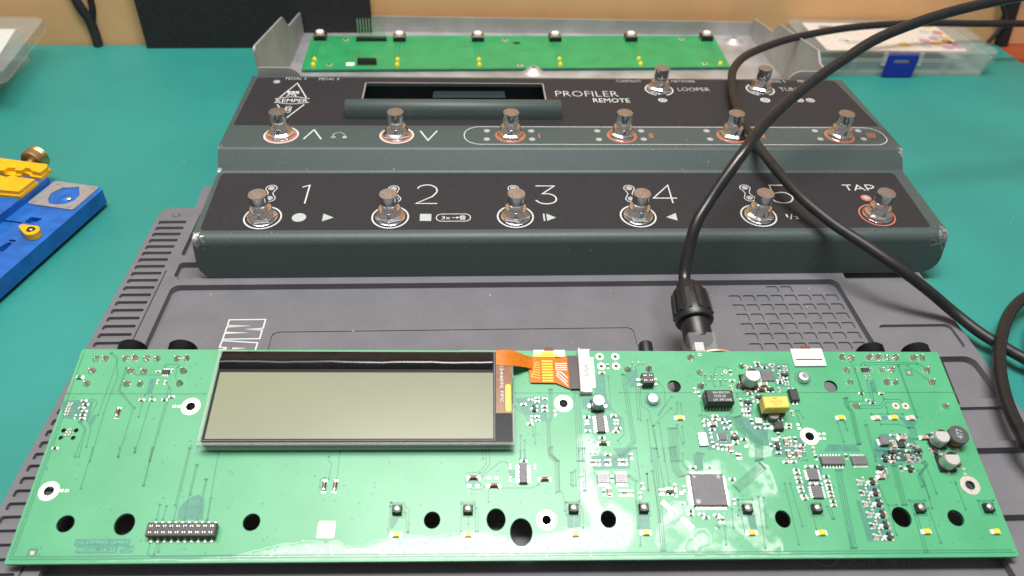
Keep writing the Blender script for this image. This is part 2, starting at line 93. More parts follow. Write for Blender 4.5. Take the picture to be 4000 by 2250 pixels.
TEAL = [[(56.1,20),(57.5,22.4),(60,24.5),(62.5,25.2),(64.9,23.1),(65.9,15.6),(56.5,15.7)],[(31.7,74.6),(33.9,74.7),(34.2,67.7),(31.7,67.7)],[(13.4,58.2),(15.2,58.2),(14.6,53.2),(13,55.1)],[(-0.6,63.3),(1.3,64.9),(11.9,64.5),(12.5,55.5),(2.4,57)],[(134.5,16.2),(137,16.2),(136.8,14.2),(135.4,12.5),(134.9,10.9)],[(200.4,16.8),(202.9,16.8),(202.8,11.8),(200.4,11.5)],[(203.3,16.8),(205.6,16.8),(205.4,12.1),(203,12)],[(162.7,30.6),(167,30.5),(169,28.4),(163.3,27.4)],[(178.6,34.8),(182,34.8),(182,31.6),(179.2,31.2)],[(211.5,40.2),(227,41.3),(226.3,35),(211.7,34.7)],[(227.2,16.7),(231.7,16.7),(231.3,11),(226.7,11)],[(220.5,43.6),(228.3,43.6),(222.9,39.1)],[(216.8,77.1),(219.8,77.1),(219.7,67.8),(221.6,60.5),(212.4,60.1),(209.6,61.3),(209.3,66.6),(214.9,67.8)],[(210.1,58.5),(225.3,57.7),(225,51),(209.9,50.6)],[(229.5,76.7),(234.4,80.1),(234.2,71.6),(230,70.8)],[(181.8,65.8),(195.3,66.6),(194.8,55.3),(189.1,55.7),(184.2,60.5)],[(268.9,16.5),(272,16.4),(271.8,10.7),(269.1,10.7)],[(296.6,36.3),(303,36.2),(299.3,21.8),(292.8,25)],[(252.2,41.2),(255.8,41.2),(255.4,34.6),(251.9,34.6)],[(271.1,56.9),(275.3,57.3),(284.7,53.3),(283.8,44.4),(278.9,44.8)],[(284.9,82.9),(300.7,82.5),(298.9,71.7),(292.3,70.8),(292.3,74.2),(283.7,75.1)],[(258,57.3),(271.3,57.7),(267.9,43.6),(258.4,42.5)],[(276,65),(281.6,65),(279.8,58.1),(275.1,58.1)],[(285,47.8),(299.1,47.8),(297.8,39.8),(284.6,39.8)],[(334.1,74.7),(335.6,74.7),(335.5,69.2),(333.2,69.2)],[(340.9,57.6),(348,55.2),(346,52.8),(342.8,53.2)],[(307.8,45.1),(318.7,45),(320.3,42),(305.2,42)],[(326.9,46.6),(329.6,46.2),(329.4,42),(326.8,42)],[(332.7,57.6),(336.4,57.6),(335.9,56),(332.6,56)],[(330.6,49.7),(342.4,49.7),(346,41.9),(343.6,37.8),(328.8,37.8)],[(312.7,21.8),(314.4,21.8),(314.3,6.1),(312.6,6.1)],[(325.9,42.6),(345.9,42.5),(343.6,36.9),(327.1,36.9)],[(324.6,35.8),(329.6,35.8),(328.4,30.6),(323.2,31)],[(315,28.5),(323.1,28.5),(322.8,6.4),(314.3,6.1)],[(306,9.2),(305.8,3.6),(306.5,3.6),(306.7,9.2)]]
RESIDUE = [(0.5,[(80,2.5),(96.2,6.4),(107.9,7.6),(111.3,6.8),(115.4,7.7),(120.1,5.7),(125,5),(133.8,8.9),(141.5,9.8),(149.8,8.8),(160.8,10),(162.4,-0.7),(80.3,0.6)]),(1,[(114.8,3.8),(134,5.3),(143.7,6.2),(156.4,5.1),(155.2,3.2),(119.7,3)]),(0.7,[(156.1,8.8),(166.8,10.9),(178.8,8.3),(187.3,8.6),(199.9,11.5),(210.2,12.4),(206.1,23.3),(206.2,30.7),(211.8,31.4),(212.8,23.3),(214.1,18.5),(217.8,21.9),(222.2,18.4),(225.6,16.4),(225.4,8.4),(220.9,3.5),(204.6,3),(178.7,0),(156.3,2.4)]),(0.85,[(156.2,5.9),(167.8,8.7),(178.5,7.7),(185.3,5.7),(178.7,2.9),(169.1,5.5),(160.1,5.2)]),(0.95,[(206.1,29),(211.4,30.4),(212.5,23.3),(214.4,17.8),(211.8,11.7),(208.6,12.4),(210.4,18.5),(206.1,23.3)]),(0.5,[(206.6,49.5),(212.4,49.9),(215.4,43.8),(211.4,38.2),(205.9,38.2)]),(0.5,[(206.4,43.6),(214.5,43.6),(211.7,34.3),(210.1,31.5),(206.7,31.8)]),(0.2,[(246.9,41.3),(283.5,37.8),(284,21.6),(280.2,0.5),(232.7,0.2),(236.3,15),(245.7,21.8)]),(0.7,[(250.7,10.5),(252.9,8.2),(251.8,5.6),(246.2,3),(244.1,4.6),(249.1,8.9)]),(0.6,[(235.6,15),(241.6,21.8),(244.9,21.1),(244.9,16.3),(236.8,11.6),(233.1,3.4),(233.1,8.3)]),(0.22,[(274.8,53.3),(286.5,53.3),(284.9,38),(272.5,38)]),(-0.6,[(230.1,88.9),(239.3,89),(238.2,85.8),(235.1,86.3),(230.6,87.1)]),(0.35,[(247.8,89.4),(255.6,89.5),(254.1,85),(249.7,86.3)])]
PED = {'sw_lo':[(-167.6,19.7),(-100.7,19.3),(-34.2,18.8),(32.3,18.7),(99.2,19.3),(166.8,18.2)],
'sw_up':[(-167.3,84.9),(-100.4,85.2),(-33.5,84.5),(32.7,84.8),(100.4,86.1),(167.3,85.4)],
'sw_top':[(68.6,149.5),(137.3,150.9)],
'cap_lo':[(-166.5,16.5,47),(-100.3,16.2,47),(-34.4,14.8,47),(31.7,14.9,47),(98.3,15.4,47),(164.4,14.7,47)],
'cap_up':[(-166.7,78.3,61),(-99.8,79.3,61),(-34,78.4,61),(31.7,78.4,61),(98.1,79.9,61),(164.2,80,61)],
'n1':[(-150.6,46.5),(-146.8,48.3),(-147.2,31.3)],
'n2':[(-86.9,44.9),(-85.8,47),(-82.4,48.4),(-78.9,47.7),(-76.6,45.1),(-76.3,41.6),(-78.6,37.4),(-87.3,31),(-75.8,30.9)],
'n3':[(-20.8,47.3),(-10.2,47.2),(-17.5,39.7),(-14.4,39.7),(-11.4,38.2),(-10.1,34.8),(-11.6,31.7),(-15.2,30.3),(-19.2,31.1),(-21.6,33.7)],
'n4':[(54.6,30.7),(55.1,47.8),(44.5,35.3),(57.8,35.3)],
'n5':[(123,47.5),(114.3,47.6),(114.1,39.2),(119.5,40.6),(122.9,38.8),(124.2,35.3),(121.7,31.5),(117,30.4),(113.3,31.9),(112.4,33.6)],
'disc':[(-148.3,18.9)],
'tri1':[(-135.9,15.5),(-135.9,22.2),(-130.2,18.7)],
'sq':[(-84.8,21.6),(-78.7,21.5),(-78.7,15.4),(-84.7,15.5)],
'caps':[(-76,18.3),(-57.8,18.2),(-67,21.4),(-66.9,15.1)],
't3x':[(-70.9,18.2)],
'arrow':[(-67.7,18.2),(-64.3,18.2)],
'bin':[(-62,18.2)],
'bar':[(-18.8,21.5),(-17.8,21.4),(-17.8,15),(-18.7,15)],
'tri3':[(-16.9,21.4),(-11.9,17.9),(-16.8,15)],
'tri4':[(48.2,17.8),(54.2,21.5),(53.9,14.8)],
'half':[(118.1,17.8)],
'tap':[(157.3,45),(166.2,45),(175.3,45)],
'tapled':[(166.7,34.9)],
'dumb':[[(-167.3,45.4),(-166.7,36.1)],[(-100.2,44.7),(-98.8,35.2)],[(-33.5,44.7),(-33.4,34.9)],[(32.2,44.7),(31.7,34.6)],[(99.3,44.9),(99.3,35.2)]],
'chev':[[(-153.7,80.1),(-149.2,91.5),(-143.6,80.1)],[(-86.8,90.3),(-81.9,78.9),(-76.8,90.6)]],
'hop':[(-137.2,82.8),(-137.2,85.5),(-136.1,87.7),(-132.5,87.8),(-130.3,84.3)],
'hopd':[(-136.9,82.5),(-130.4,82.5)],
'capsule':[(-60.8,84.9),(195.7,86.5),(36,95.9),(32.4,74.1)],
'leds':[(-47.3,90.5),(-47.6,80.2),(-20.7,90.4),(-20.9,80.3),(19.2,90.6),(18.8,80.1),(46,90.8),(45.7,80.5),(86.3,91),(85.9,80.7),(154,91.5),(153.7,81.2),(181.4,91.6),(180.7,81.3)],
'rom':[[(-16.4,87.5),(-16.4,81.8)],[(50.3,87.8),(50.1,82)],[(51.8,87.9),(51.6,82.1)],[(118.1,88.2),(117.2,82.3)],[(119.2,88.2),(118.5,82.3)],[(120.4,88.2),(119.8,82.3)],[(185.6,88.8),(184.6,82.9)],[(187,88.8),(186,82.9)],[(188.4,88.8),(187.3,82.9)],[(189.8,88.8),(188.7,82.9)]],
'txt':[('PROFILER',[(-1.2,141.2),(39.9,141.6),(19.9,145.3),(18.8,137.4)]),('REMOTE',[(22.3,131.9),(46,132.2),(34.5,134.8),(33.6,129)]),('CONTRAST',[(41.9,160.9),(58.9,161.1),(50.8,162.7),(50.2,159.3)]),('NETWORK',[(79.8,161.3),(96,161.1),(88.2,162.9),(87.5,159.5)]),('LOOPER',[(81.3,148.8),(102.8,149),(92.4,151.4),(91.2,146.4)]),('TUNER',[(151,149.7),(169.2,149.9),(161,152.4),(159.2,147.2)]),('PEDAL 5',[(145.1,162),(158.8,162),(152.7,163.8),(151.6,160.4)]),('PEDAL 6',[(167.7,162.2),(180.7,162.2),(174.6,164),(173.4,160.5)]),('PEDAL 3',[(-177.6,161.5),(-164.6,161.7),(-171.5,163.5),(-170.9,160)]),('PEDAL 4',[(-156.2,161.3),(-143,161.5),(-149.6,163.3),(-149.2,159.8)])],
'led2':[(67.8,132.7),(136,133.5),(-182.6,156.4)],
'chain':[(152.5,133.3),(158.9,133.4),(166.2,133.4)],
'logo':[(-169.1,154.8),(-158.1,128.7),(-167.9,106.2),(-178.7,128.5)],
'kem':[(-178.5,129.6),(-158.3,129.8),(-168.8,132.6),(-167.9,126.9)],
'banner':[(-179.3,131.8),(-169.1,134.9),(-157.9,132.3),(-157.5,127.3),(-167.8,124.9),(-178.8,127.1)],
'amp':[(-168.1,120.4),(-165.9,118),(-165.8,113.2),(-169.1,113.2),(-169.4,117.2)],
'amp2':[(-171.6,141.2),(-165.4,142.1),(-166.4,137),(-169.4,136.9)],
'scr':[(-124.3,155.6),(-124.6,130.7),(-8.6,155.7),(-9.1,131.1)],
'vis':[(-132.9,105.4),(-1.1,105.4)],
'vist':[(-133.3,111.2),(-0.5,112.1)],
'stk':[(-81.2,160.7,30),(-33.5,161.2,30),(-34,169.2,30),(-81,168.6,30)],
'declo':[(-197.1,8.3),(192.1,7.8),(192.6,62.1),(-198.4,61)],
'dechi':[(-197.1,96.4),(198.3,98.8),(191.2,162.6),(-198,161.2)]}
W = {'floor':[(-194.3,328.8,13),(189.3,326.6,13)],
'lw':[(-197,345.5,21.2),(-197,333.4,29.2),(-197,273.7,37.3),(-197,259.1,49.3),(-197,169.5,62),(-197,166.1,45.1)],
'rw':[(192,337,21.9),(192,331.7,27.9),(192,280.7,34.1),(192,273,43.3),(192,194.7,53.5),(192,189.1,47.7)],
'bw':[(-193.6,328.8,27.2),(-19.3,328.8,24.6),(188.9,328.8,24.9)],
'strip':[(-186.9,310.5,15.5),(-184.6,242.9,15.5),(152.2,253.8,15.5),(155.4,319.3,15.5)],
's_btn':[(-178.5,304.3,15.5),(-113.7,303.3,15.5),(-48.9,304.9,15.5),(15.9,306.5,15.5),(80.6,308.1,15.5),(146.5,311.1,15.5)],
's_led':[(-177,260.4,15.5),(-176.7,250.2,15.5),(-112.7,261,15.5),(-112.5,251.3,15.5),(-48.7,262.2,15.5),(-48.6,252.5,15.5),(15.7,264.6,15.5),(15.3,254.1,15.5),(80.2,266.6,15.5),(79.9,256.5,15.5),(145,258.4,15.5)],
's_pad':[(-157.8,302.8,15.5),(-164.8,252,15.5),(-26.1,305,15.5),(-16.4,254.2,15.5),(-16.5,254.2,15.5),(132.7,259.8,15.5),(125.3,311.1,15.5)],
's_hole':[(-16.7,299.2,15.5),(-16.8,299.2,15.5)],
's_hdr':[(-148.1,299.9,15.5),(-125.2,300.5,15.5),(-152.7,340,15.5),(-129.8,340.7,15.5)],
's_hdr2':[(-142.7,251.9,15.5),(-128.8,252.2,15.5)],
's_lab':[(-148.8,253.4,15.5)],
's_smd':[(-168.9,290.6,15.5),(-121.1,289.7,15.5),(-58.1,292.7,15.5),(-149.4,269.6,15.5),(-145.5,269.7,15.5),(-141.9,269.3,15.5),(-132.8,269.5,15.5),(-145.6,262.2,15.5),(-126.2,263.7,15.5),(-129.6,264.8,15.5),(7.2,294.7,15.5),(71.5,296.7,15.5),(138.4,299,15.5)],
'boss':[(-6.3,247.7,13),(171.5,312.7,13)],
'cabA':[(39.1,-63.6,46.8),(39.6,-60.3,50.8),(40.6,-54.1,55.4),(43.2,-45.9,59.3),(49,-33.8,65.1),(56.4,-22.3,70.4),(74.1,-0.4,79.8),(91.4,19.9,87.3),(117.4,41.2,96.8),(139.5,55.2,104.9),(162.5,66.6,113.1),(199.8,77.5,121.9),(244.2,87,128.1),(291.7,93.6,132.8)],
'cabB':[(473.3,302.1,36),(413,297.6,37),(363.5,290.8,39),(315.8,285.1,41),(264.9,269.9,44),(226.5,253.7,46),(186.6,229.2,49),(157.3,206.3,51),(135.2,183.9,53),(121.1,161.7,54),(115.1,145.5,53),(112,130.5,51),(109.6,112.6,49),(108.3,90.6,48),(109.7,66.1,47.5),(113.1,42.5,46),(120,18.1,43),(131.1,-0.5,39),(142.7,-14.7,36),(156.2,-27.7,31),(172,-35.3,22),(186.7,-40.8,12),(196.1,-53.6,8.5),(203.4,-64.5,8.2),(209.8,-73.5,8.2),(227.7,-85.1,4)],
'coil':[(240.6,-26.6,14),(218.4,-40.7,14),(200.5,-61.5,14),(187.8,-82.3,14),(179.4,-102.9,14),(175.6,-120.4,14),(175.3,-134.1,14)],
'coil2':[(220.2,-54.9,4),(211.4,-67.5,4),(201.4,-84.5,4),(190.1,-107.9,4)],
'conn':[(39.6,-60.3,50.8),(41.7,-85.5,36.1)],
'jack':[(-211.4,-64.2,17),(-189.7,-64.6,17),(117,-70.9,17),(138,-71.3,17)],
'knob':(16.2,-66.1,17),
'eth':[(49.7,-65.3,17),(39.2,-68.6,17),(56.1,-68.9,17)],
'wallR':[(428.6,350,39.2),(441.9,350,-0.8),(411.9,350,38.9),(424,350,0.2)],
'redtable':[(437.3,360.3,0),(432.5,342.8,0),(428.5,294.3,0)],
'wallL':[(-374.3,334,34.7),(-370.4,334,22),(-368.5,334,11.2),(-367.4,334,-4.3),(-364,334,34.8),(-368.3,334,22)],
'blackp':[(-327.5,334,35.2),(-326.7,334,-3.3),(-138.6,334,37.6),(-138.4,334,25.7)]}

# ------------------------------------------------------------------ materials
MATS = {}
def mat(name, c, rough=.5, metal=0., nz=(300, .12), bump=None, spec=.5, coat=0., emit=None, alpha=None, rvar=.0):
    if name in MATS: return MATS[name]
    m = bpy.data.materials.new(name); m.use_nodes = True; nt = m.node_tree; N = nt.nodes; L = nt.links
    b = N['Principled BSDF']; b.inputs['Roughness'].default_value = rough; b.inputs['Metallic'].default_value = metal
    b.inputs['Specular IOR Level'].default_value = spec; b.inputs['Coat Weight'].default_value = coat
    tc = N.new('ShaderNodeTexCoord')
    n = N.new('ShaderNodeTexNoise'); n.inputs['Scale'].default_value = nz[0]; n.inputs['Detail'].default_value = 5
    L.new(tc.outputs['Object'], n.inputs['Vector'])
    r = N.new('ShaderNodeValToRGB'); a = nz[1]
    r.color_ramp.elements[0].position = .3; r.color_ramp.elements[1].position = .7
    r.color_ramp.elements[0].color = tuple(max(0, x*(1-a)) for x in c)+(1,); r.color_ramp.elements[1].color = tuple(min(1, x*(1+a)) for x in c)+(1,)
    L.new(n.outputs['Fac'], r.inputs[0]); L.new(r.outputs[0], b.inputs['Base Color'])
    if rvar:
        mr = N.new('ShaderNodeMapRange'); mr.inputs[1].default_value = .3; mr.inputs[2].default_value = .7
        mr.inputs[3].default_value = rough-rvar; mr.inputs[4].default_value = rough+rvar
        L.new(n.outputs['Fac'], mr.inputs[0]); L.new(mr.outputs[0], b.inputs['Roughness'])
    if bump:
        n2 = N.new('ShaderNodeTexNoise'); n2.inputs['Scale'].default_value = bump[0]; n2.inputs['Detail'].default_value = 3
        L.new(tc.outputs['Object'], n2.inputs['Vector'])
        bp = N.new('ShaderNodeBump'); bp.inputs['Strength'].default_value = bump[1]; bp.inputs['Distance'].default_value = bump[2] if len(bump) > 2 else .0003
        L.new(n2.outputs['Fac'], bp.inputs['Height']); L.new(bp.outputs[0], b.inputs['Normal'])
    if alpha is not None: b.inputs['Alpha'].default_value = alpha
    MATS[name] = m; return m
teal_mat = mat('teal_rubber', (.022, .232, .203), .5, nz=(9, .10), bump=(1500, .12), spec=.45, rvar=.05)
grey_sil = mat('grey_silicone', (.150, .148, .164), .66, nz=(60, .07), bump=(2500, .2), spec=.25)
wood = mat('red_brown_board', (.30, .055, .02), .5, nz=(40, .2))
peach = mat('peach_wall', (.67, .385, .18), .75, nz=(25, .06), bump=(500, .15))
green_paint = mat('dark_green_paint', (.051, .074, .072), .47, nz=(900, .12), bump=(2600, .18, .0003), spec=.45, rvar=.06)
black_print = mat('black_panel_print', (.024, .0235, .0275), .58, nz=(600, .15), bump=(3500, .25), spec=.25)
white_ink = mat('white_ink', (.58, .61, .60), .5, nz=(500, .05))
grey_ink = mat('grey_ink', (.38, .44, .42), .5, nz=(500, .05))
orange_ink = mat('orange_ink', (.46, .14, .085), .5, nz=(500, .08))
lens = mat('indicator_lens', (.36, .36, .37), .3, nz=(400, .1))
chrome = mat('worn_nickel', (.74, .72, .72), .17, 1., nz=(700, .12), rvar=.07)
chrome_top = mat('brushed_nickel', (.50, .48, .49), .38, 1., nz=(1200, .12), rvar=.08)
steel = mat('zinc_steel', (.56, .57, .59), .45, .7, nz=(40, .14), bump=(1500, .1), rvar=.08)
steel_p = mat('painted_grey_steel', (.34, .335, .325), .5, .25, nz=(50, .12), bump=(2500, .2))
dark = mat('dark_interior', (.008, .012, .012), .6)
black_pl = mat('black_plastic', (.012, .012, .013), .38, nz=(700, .2), bump=(3000, .15))
black_ch = mat('chip_epoxy', (.022, .021, .023), .5, nz=(900, .2), bump=(6000, .2))
grey_ch = mat('chip_epoxy_grey', (.11, .108, .118), .45, nz=(900, .12), bump=(6000, .2))
solder = mat('solder', (.80, .78, .74), .3, 1., nz=(900, .2), rvar=.1)
tin = mat('tin_plate', (.80, .79, .76), .36, 1., nz=(900, .1))
white_pad = mat('tinned_pad', (.62, .555, .50), .42, .55, nz=(700, .1))
ceramic = mat('tan_ceramic', (.34, .25, .18), .45, nz=(900, .15))
ceramic_g = mat('grey_ceramic', (.25, .24, .23), .45, nz=(900, .15))
red_glass = mat('red_brown_glass', (.16, .035, .015), .2, nz=(900, .2))
yellow_led = mat('yellow_phosphor', (.90, .62, .02), .35, nz=(600, .06))
pink_led = mat('pale_led', (.66, .52, .42), .35, nz=(600, .06))
white_pl = mat('white_plastic', (.80, .79, .77), .4, nz=(400, .04))
paper = mat('white_paper', (.82, .80, .80), .6, nz=(200, .04))
trace_m = mat('mask_over_gap', (.022, .17, .095), .4, nz=(400, .1))
teal_gap = mat('bare_laminate_mask', (.045, .215, .150), .4, nz=(400, .12))
edge_g = mat('laminate_edge', (.02, .16, .09), .5, nz=(400, .2))
strip_g = mat('strip_solder_mask', (.03, .29, .10), .35, nz=(60, .12), spec=.5)
lcd_glass = mat('lcd_olive', (.19, .205, .122), .28, nz=(18, .07), spec=.38)
lcd_black = mat('lcd_black', (.010, .010, .012), .35, nz=(200, .2), spec=.15)
kapton = mat('polyimide_flex', (.52, .15, .008), .18, nz=(500, .15), spec=.6)
kapton_d = mat('polyimide_dark', (.20, .075, .022), .2, nz=(500, .25), spec=.6)
kapton_y = mat('flex_gold', (.90, .60, .03), .25, nz=(500, .12))
copper = mat('copper_winding', (.50, .14, .04), .35, .7, nz=(900, .2))
brass = mat('brass', (.60, .42, .22), .4, 1., nz=(500, .1), bump=(1500, .2))
yel_pl = mat('yellow_anodised', (.72, .40, .008), .38, nz=(200, .1), bump=(1500, .15))
yel_tr = mat('yellow_tape', (.66, .52, .10), .3, nz=(300, .08))
blue_pl = mat('blue_anodised', (.008, .11, .43), .42, nz=(120, .22), bump=(900, .3))
blue_lat = mat('blue_latch', (.012, .022, .36), .35, nz=(200, .1))
plate_m = mat('grey_plate', (.36, .35, .35), .45, .4, nz=(300, .1))
cable_m = mat('cable_rubber', (.012, .0125, .014), .28, nz=(250, .25), bump=(900, .12), spec=.5)
cable_b = mat('cable_rubber_dull', (.017, .017, .018), .46, nz=(250, .25), bump=(900, .15), spec=.4)
bagm = mat('black_fabric', (.010, .010, .012), .8, nz=(400, .5), bump=(1500, .3))
ink_faint = mat('faint_green_ink', (.20, .26, .20), .5)
dust_m = mat('dust', (.5, .5, .49), .7)
beige = mat('beige_flange', (.62, .42, .30), .35, .4)
dots = [mat('dot_yellow', (.85, .42, .01), .6), mat('dot_pink', (.62, .22, .30), .6), mat('dot_orange', (.70, .13, .02), .6), mat('dot_grey', (.55, .58, .58), .6), mat('dot_lilac', (.62, .48, .62), .6)]
def clear(name, c, fac, rough=.2):
    m = bpy.data.materials.new(name); m.use_nodes = True; nt = m.node_tree; N = nt.nodes; L = nt.links
    b = N['Principled BSDF']; b.inputs['Base Color'].default_value = c+(1,); b.inputs['Roughness'].default_value = rough
    t = N.new('ShaderNodeBsdfTransparent'); t.inputs[0].default_value = (.94, .96, .95, 1)
    n = N.new('ShaderNodeTexNoise'); n.inputs['Scale'].default_value = 60; tc = N.new('ShaderNodeTexCoord'); L.new(tc.outputs['Object'], n.inputs['Vector'])
    mr = N.new('ShaderNodeMapRange'); mr.inputs[3].default_value = fac-.04; mr.inputs[4].default_value = fac+.04; L.new(n.outputs['Fac'], mr.inputs[0])
    mx = N.new('ShaderNodeMixShader'); L.new(mr.outputs[0], mx.inputs[0]); L.new(t.outputs[0], mx.inputs[1]); L.new(b.outputs[0], mx.inputs[2])
    L.new(mx.outputs[0], N['Material Output'].inputs['Surface']); MATS[name] = m; return m
clear_pl = clear('clear_polypropylene', (.72, .74, .73), .30, .25)
clear_lid = clear('clear_lid', (.74, .73, .72), .13, .22)
clear_ac = clear('clear_acrylic', (.80, .82, .81), .22, .08)
def wear_paint():
    m = green_paint; nt = m.node_tree; N = nt.nodes; L = nt.links; b = N['Principled BSDF']
    g = N.new('ShaderNodeNewGeometry'); fac = None
    n = N.new('ShaderNodeTexNoise'); n.inputs['Scale'].default_value = 420; n.inputs['Detail'].default_value = 6; L.new(g.outputs['Position'], n.inputs['Vector'])
    for p, rad in (((.199, .003, .027), .012), ((-.199, .002, .028), .008), ((.2, .07, .0425), .006), ((-.2, .0615, .034), .004), ((-.2, .0705, .0435), .004)):
        d = N.new('ShaderNodeVectorMath'); d.operation = 'DISTANCE'; d.inputs[1].default_value = p; L.new(g.outputs['Position'], d.inputs[0])
        mr = N.new('ShaderNodeMapRange'); mr.inputs[1].default_value = 0; mr.inputs[2].default_value = rad; mr.inputs[3].default_value = .36; mr.inputs[4].default_value = 0
        L.new(d.outputs['Value'], mr.inputs[0])
        if fac is None: fac = mr.outputs[0]
        else:
            mx = N.new('ShaderNodeMath'); mx.operation = 'MAXIMUM'; L.new(fac, mx.inputs[0]); L.new(mr.outputs[0], mx.inputs[1]); fac = mx.outputs[0]
    ad = N.new('ShaderNodeMath'); ad.operation = 'ADD'; L.new(fac, ad.inputs[0]); L.new(n.outputs['Fac'], ad.inputs[1])
    th = N.new('ShaderNodeMapRange'); th.inputs[1].default_value = .73; th.inputs[2].default_value = .76; L.new(ad.outputs[0], th.inputs[0])
    old = b.inputs['Base Color'].links[0].from_socket
    mc = N.new('ShaderNodeMix'); mc.data_type = 'RGBA'; L.new(th.outputs[0], mc.inputs[0]); L.new(old, mc.inputs[6]); mc.inputs[7].default_value = (.42, .41, .40, 1)
    L.new(mc.outputs[2], b.inputs['Base Color']); L.new(th.outputs[0], b.inputs['Metallic'])
wear_paint()
def pcb_material():
    m = bpy.data.materials.new('solder_mask_with_residue'); m.use_nodes = True; nt = m.node_tree; N = nt.nodes; L = nt.links; b = N['Principled BSDF']
    tc = N.new('ShaderNodeTexCoord'); at = N.new('ShaderNodeAttribute'); at.attribute_name = 'residue'
    def noise(s, d=5):
        n = N.new('ShaderNodeTexNoise'); n.inputs['Scale'].default_value = s; n.inputs['Detail'].default_value = d; L.new(tc.outputs['Object'], n.inputs['Vector']); return n.outputs['Fac']
    def math_(op, a, c):
        x = N.new('ShaderNodeMath'); x.operation = op
        for i, q in enumerate((a, c)):
            if isinstance(q, (int, float)): x.inputs[i].default_value = q
            else: L.new(q, x.inputs[i])
        return x.outputs[0]
    def rng_(v, a, c, lo=0, hi=1):
        x = N.new('ShaderNodeMapRange'); x.inputs[1].default_value = a; x.inputs[2].default_value = c; x.inputs[3].default_value = lo; x.inputs[4].default_value = hi; L.new(v, x.inputs[0]); return x.outputs[0]
    base = N.new('ShaderNodeValToRGB'); L.new(noise(35), base.inputs[0])
    base.color_ramp.elements[0].position = .3; base.color_ramp.elements[1].position = .7
    base.color_ramp.elements[0].color = (.054, .305, .138, 1); base.color_ramp.elements[1].color = (.078, .36, .178, 1)
    r = at.outputs['Fac']
    film = math_('MULTIPLY', rng_(math_('ADD', math_('MULTIPLY', r, 1.25), math_('MULTIPLY', math_('SUBTRACT', noise(220, 8), .5), 1.1)), .24, .44), .34)
    film = math_('MULTIPLY', film, rng_(r, .1, .5, .15, 1.15))
    crust = rng_(math_('ADD', math_('MULTIPLY', r, 1.05), math_('MULTIPLY', math_('SUBTRACT', noise(560, 10), .5), 2.1)), .58, .82)
    crust = math_('MULTIPLY', crust, .88)
    lvl = math_('ADD', math_('MULTIPLY', r, 1.25), math_('MULTIPLY', math_('SUBTRACT', noise(90, 4), .5), .5))
    rim = math_('MULTIPLY', rng_(math_('ABSOLUTE', math_('SUBTRACT', lvl, .30), 0), 0, .055, 1, 0), .40)
    crust = math_('MAXIMUM', crust, rim)
    f = math_('MAXIMUM', film, crust)
    mc = N.new('ShaderNodeMix'); mc.data_type = 'RGBA'; L.new(f, mc.inputs[0]); L.new(base.outputs[0], mc.inputs[6]); mc.inputs[7].default_value = (.78, .86, .82, 1)
    L.new(mc.outputs[2], b.inputs['Base Color'])
    L.new(rng_(f, 0, 1, .36, .55), b.inputs['Roughness']); b.inputs['Specular IOR Level'].default_value = .5
    bp = N.new('ShaderNodeBump'); bp.inputs['Strength'].default_value = .10; bp.inputs['Distance'].default_value = .0002; L.new(math_('ADD', math_('MULTIPLY', crust, .7), noise(1500, 2)), bp.inputs['Height']); L.new(bp.outputs[0], b.inputs['Normal'])
    return m
pcb_m = pcb_material()

# ------------------------------------------------------------------ mesh helpers (all in mm, scaled on build)
def arc_v(s, e, t):
    v = s.lerp(e, t); r = s.length
    if v.length < 1e-9: return v
    a0 = math.atan2(s.y, s.x); d = (math.atan2(e.y, e.x)-a0+math.pi) % (2*math.pi)-math.pi
    return Vector((r*math.cos(a0+d*t), r*math.sin(a0+d*t)))
def arc_round(poly, rad, n=4):
    out = []; k = len(poly)
    for i in range(k):
        p = Vector(poly[i]); a = Vector(poly[i-1])-p; c = Vector(poly[(i+1) % k])-p
        rr = rad[i] if isinstance(rad, (list, tuple)) else rad
        la, lc = a.length, c.length
        if rr <= 0 or la < 1e-6 or lc < 1e-6: out.append(tuple(p)); continue
        a.normalize(); c.normalize(); ang = a.angle(c)
        if ang > 3.1: out.append(tuple(p)); continue
        t = min(rr/math.tan(ang/2), la*.48, lc*.48); r2 = t*math.tan(ang/2)
        ctr = p+(a+c).normalized()*(r2/math.sin(ang/2)); s = p+a*t-ctr; e = p+c*t-ctr
        for j in range(n+1):
            v = arc_v(s, e, j/n)
            out.append((ctr.x+v.x, ctr.y+v.y))
    return out
def rrect(x0, y0, x1, y1, r, n=4): return arc_round([(x0, y0), (x1, y0), (x1, y1), (x0, y1)], r, n)
def ell(cx, cy, rx, ry, n=24): return [(cx+rx*math.cos(2*math.pi*i/n), cy+ry*math.sin(2*math.pi*i/n)) for i in range(n)]
def inside(p, poly):
    x, y = p; r = False; j = len(poly)-1
    for i in range(len(poly)):
        xi, yi = poly[i]; xj, yj = poly[j]
        if (yi > y) != (yj > y) and x < (xj-xi)*(y-yi)/(yj-yi)+xi: r = not r
        j = i
    return r
def cdt(polys, extra=()):
    V = []; Ed = []
    for p in polys:
        b = len(V); V += [Vector(q) for q in p]; Ed += [(b+i, b+(i+1) % len(p)) for i in range(len(p))]
    V += [Vector(q) for q in extra]
    o = delaunay_2d_cdt(V, Ed, [], 0, 1e-5)
    return [tuple(v) for v in o[0]], [tuple(f) for f in o[2]]
def catmull(pts, k=8):
    P = [Vector(p) for p in pts]; out = []
    for i in range(len(P)-1):
        a = P[max(i-1, 0)]; b = P[i]; c = P[i+1]; d = P[min(i+2, len(P)-1)]
        for j in range(k):
            t = j/k; out.append(.5*((2*b)+(c-a)*t+(2*a-5*b+4*c-d)*t*t+(3*b-a-3*c+d)*t**3))
    return out+[P[-1]]
TXT = {}
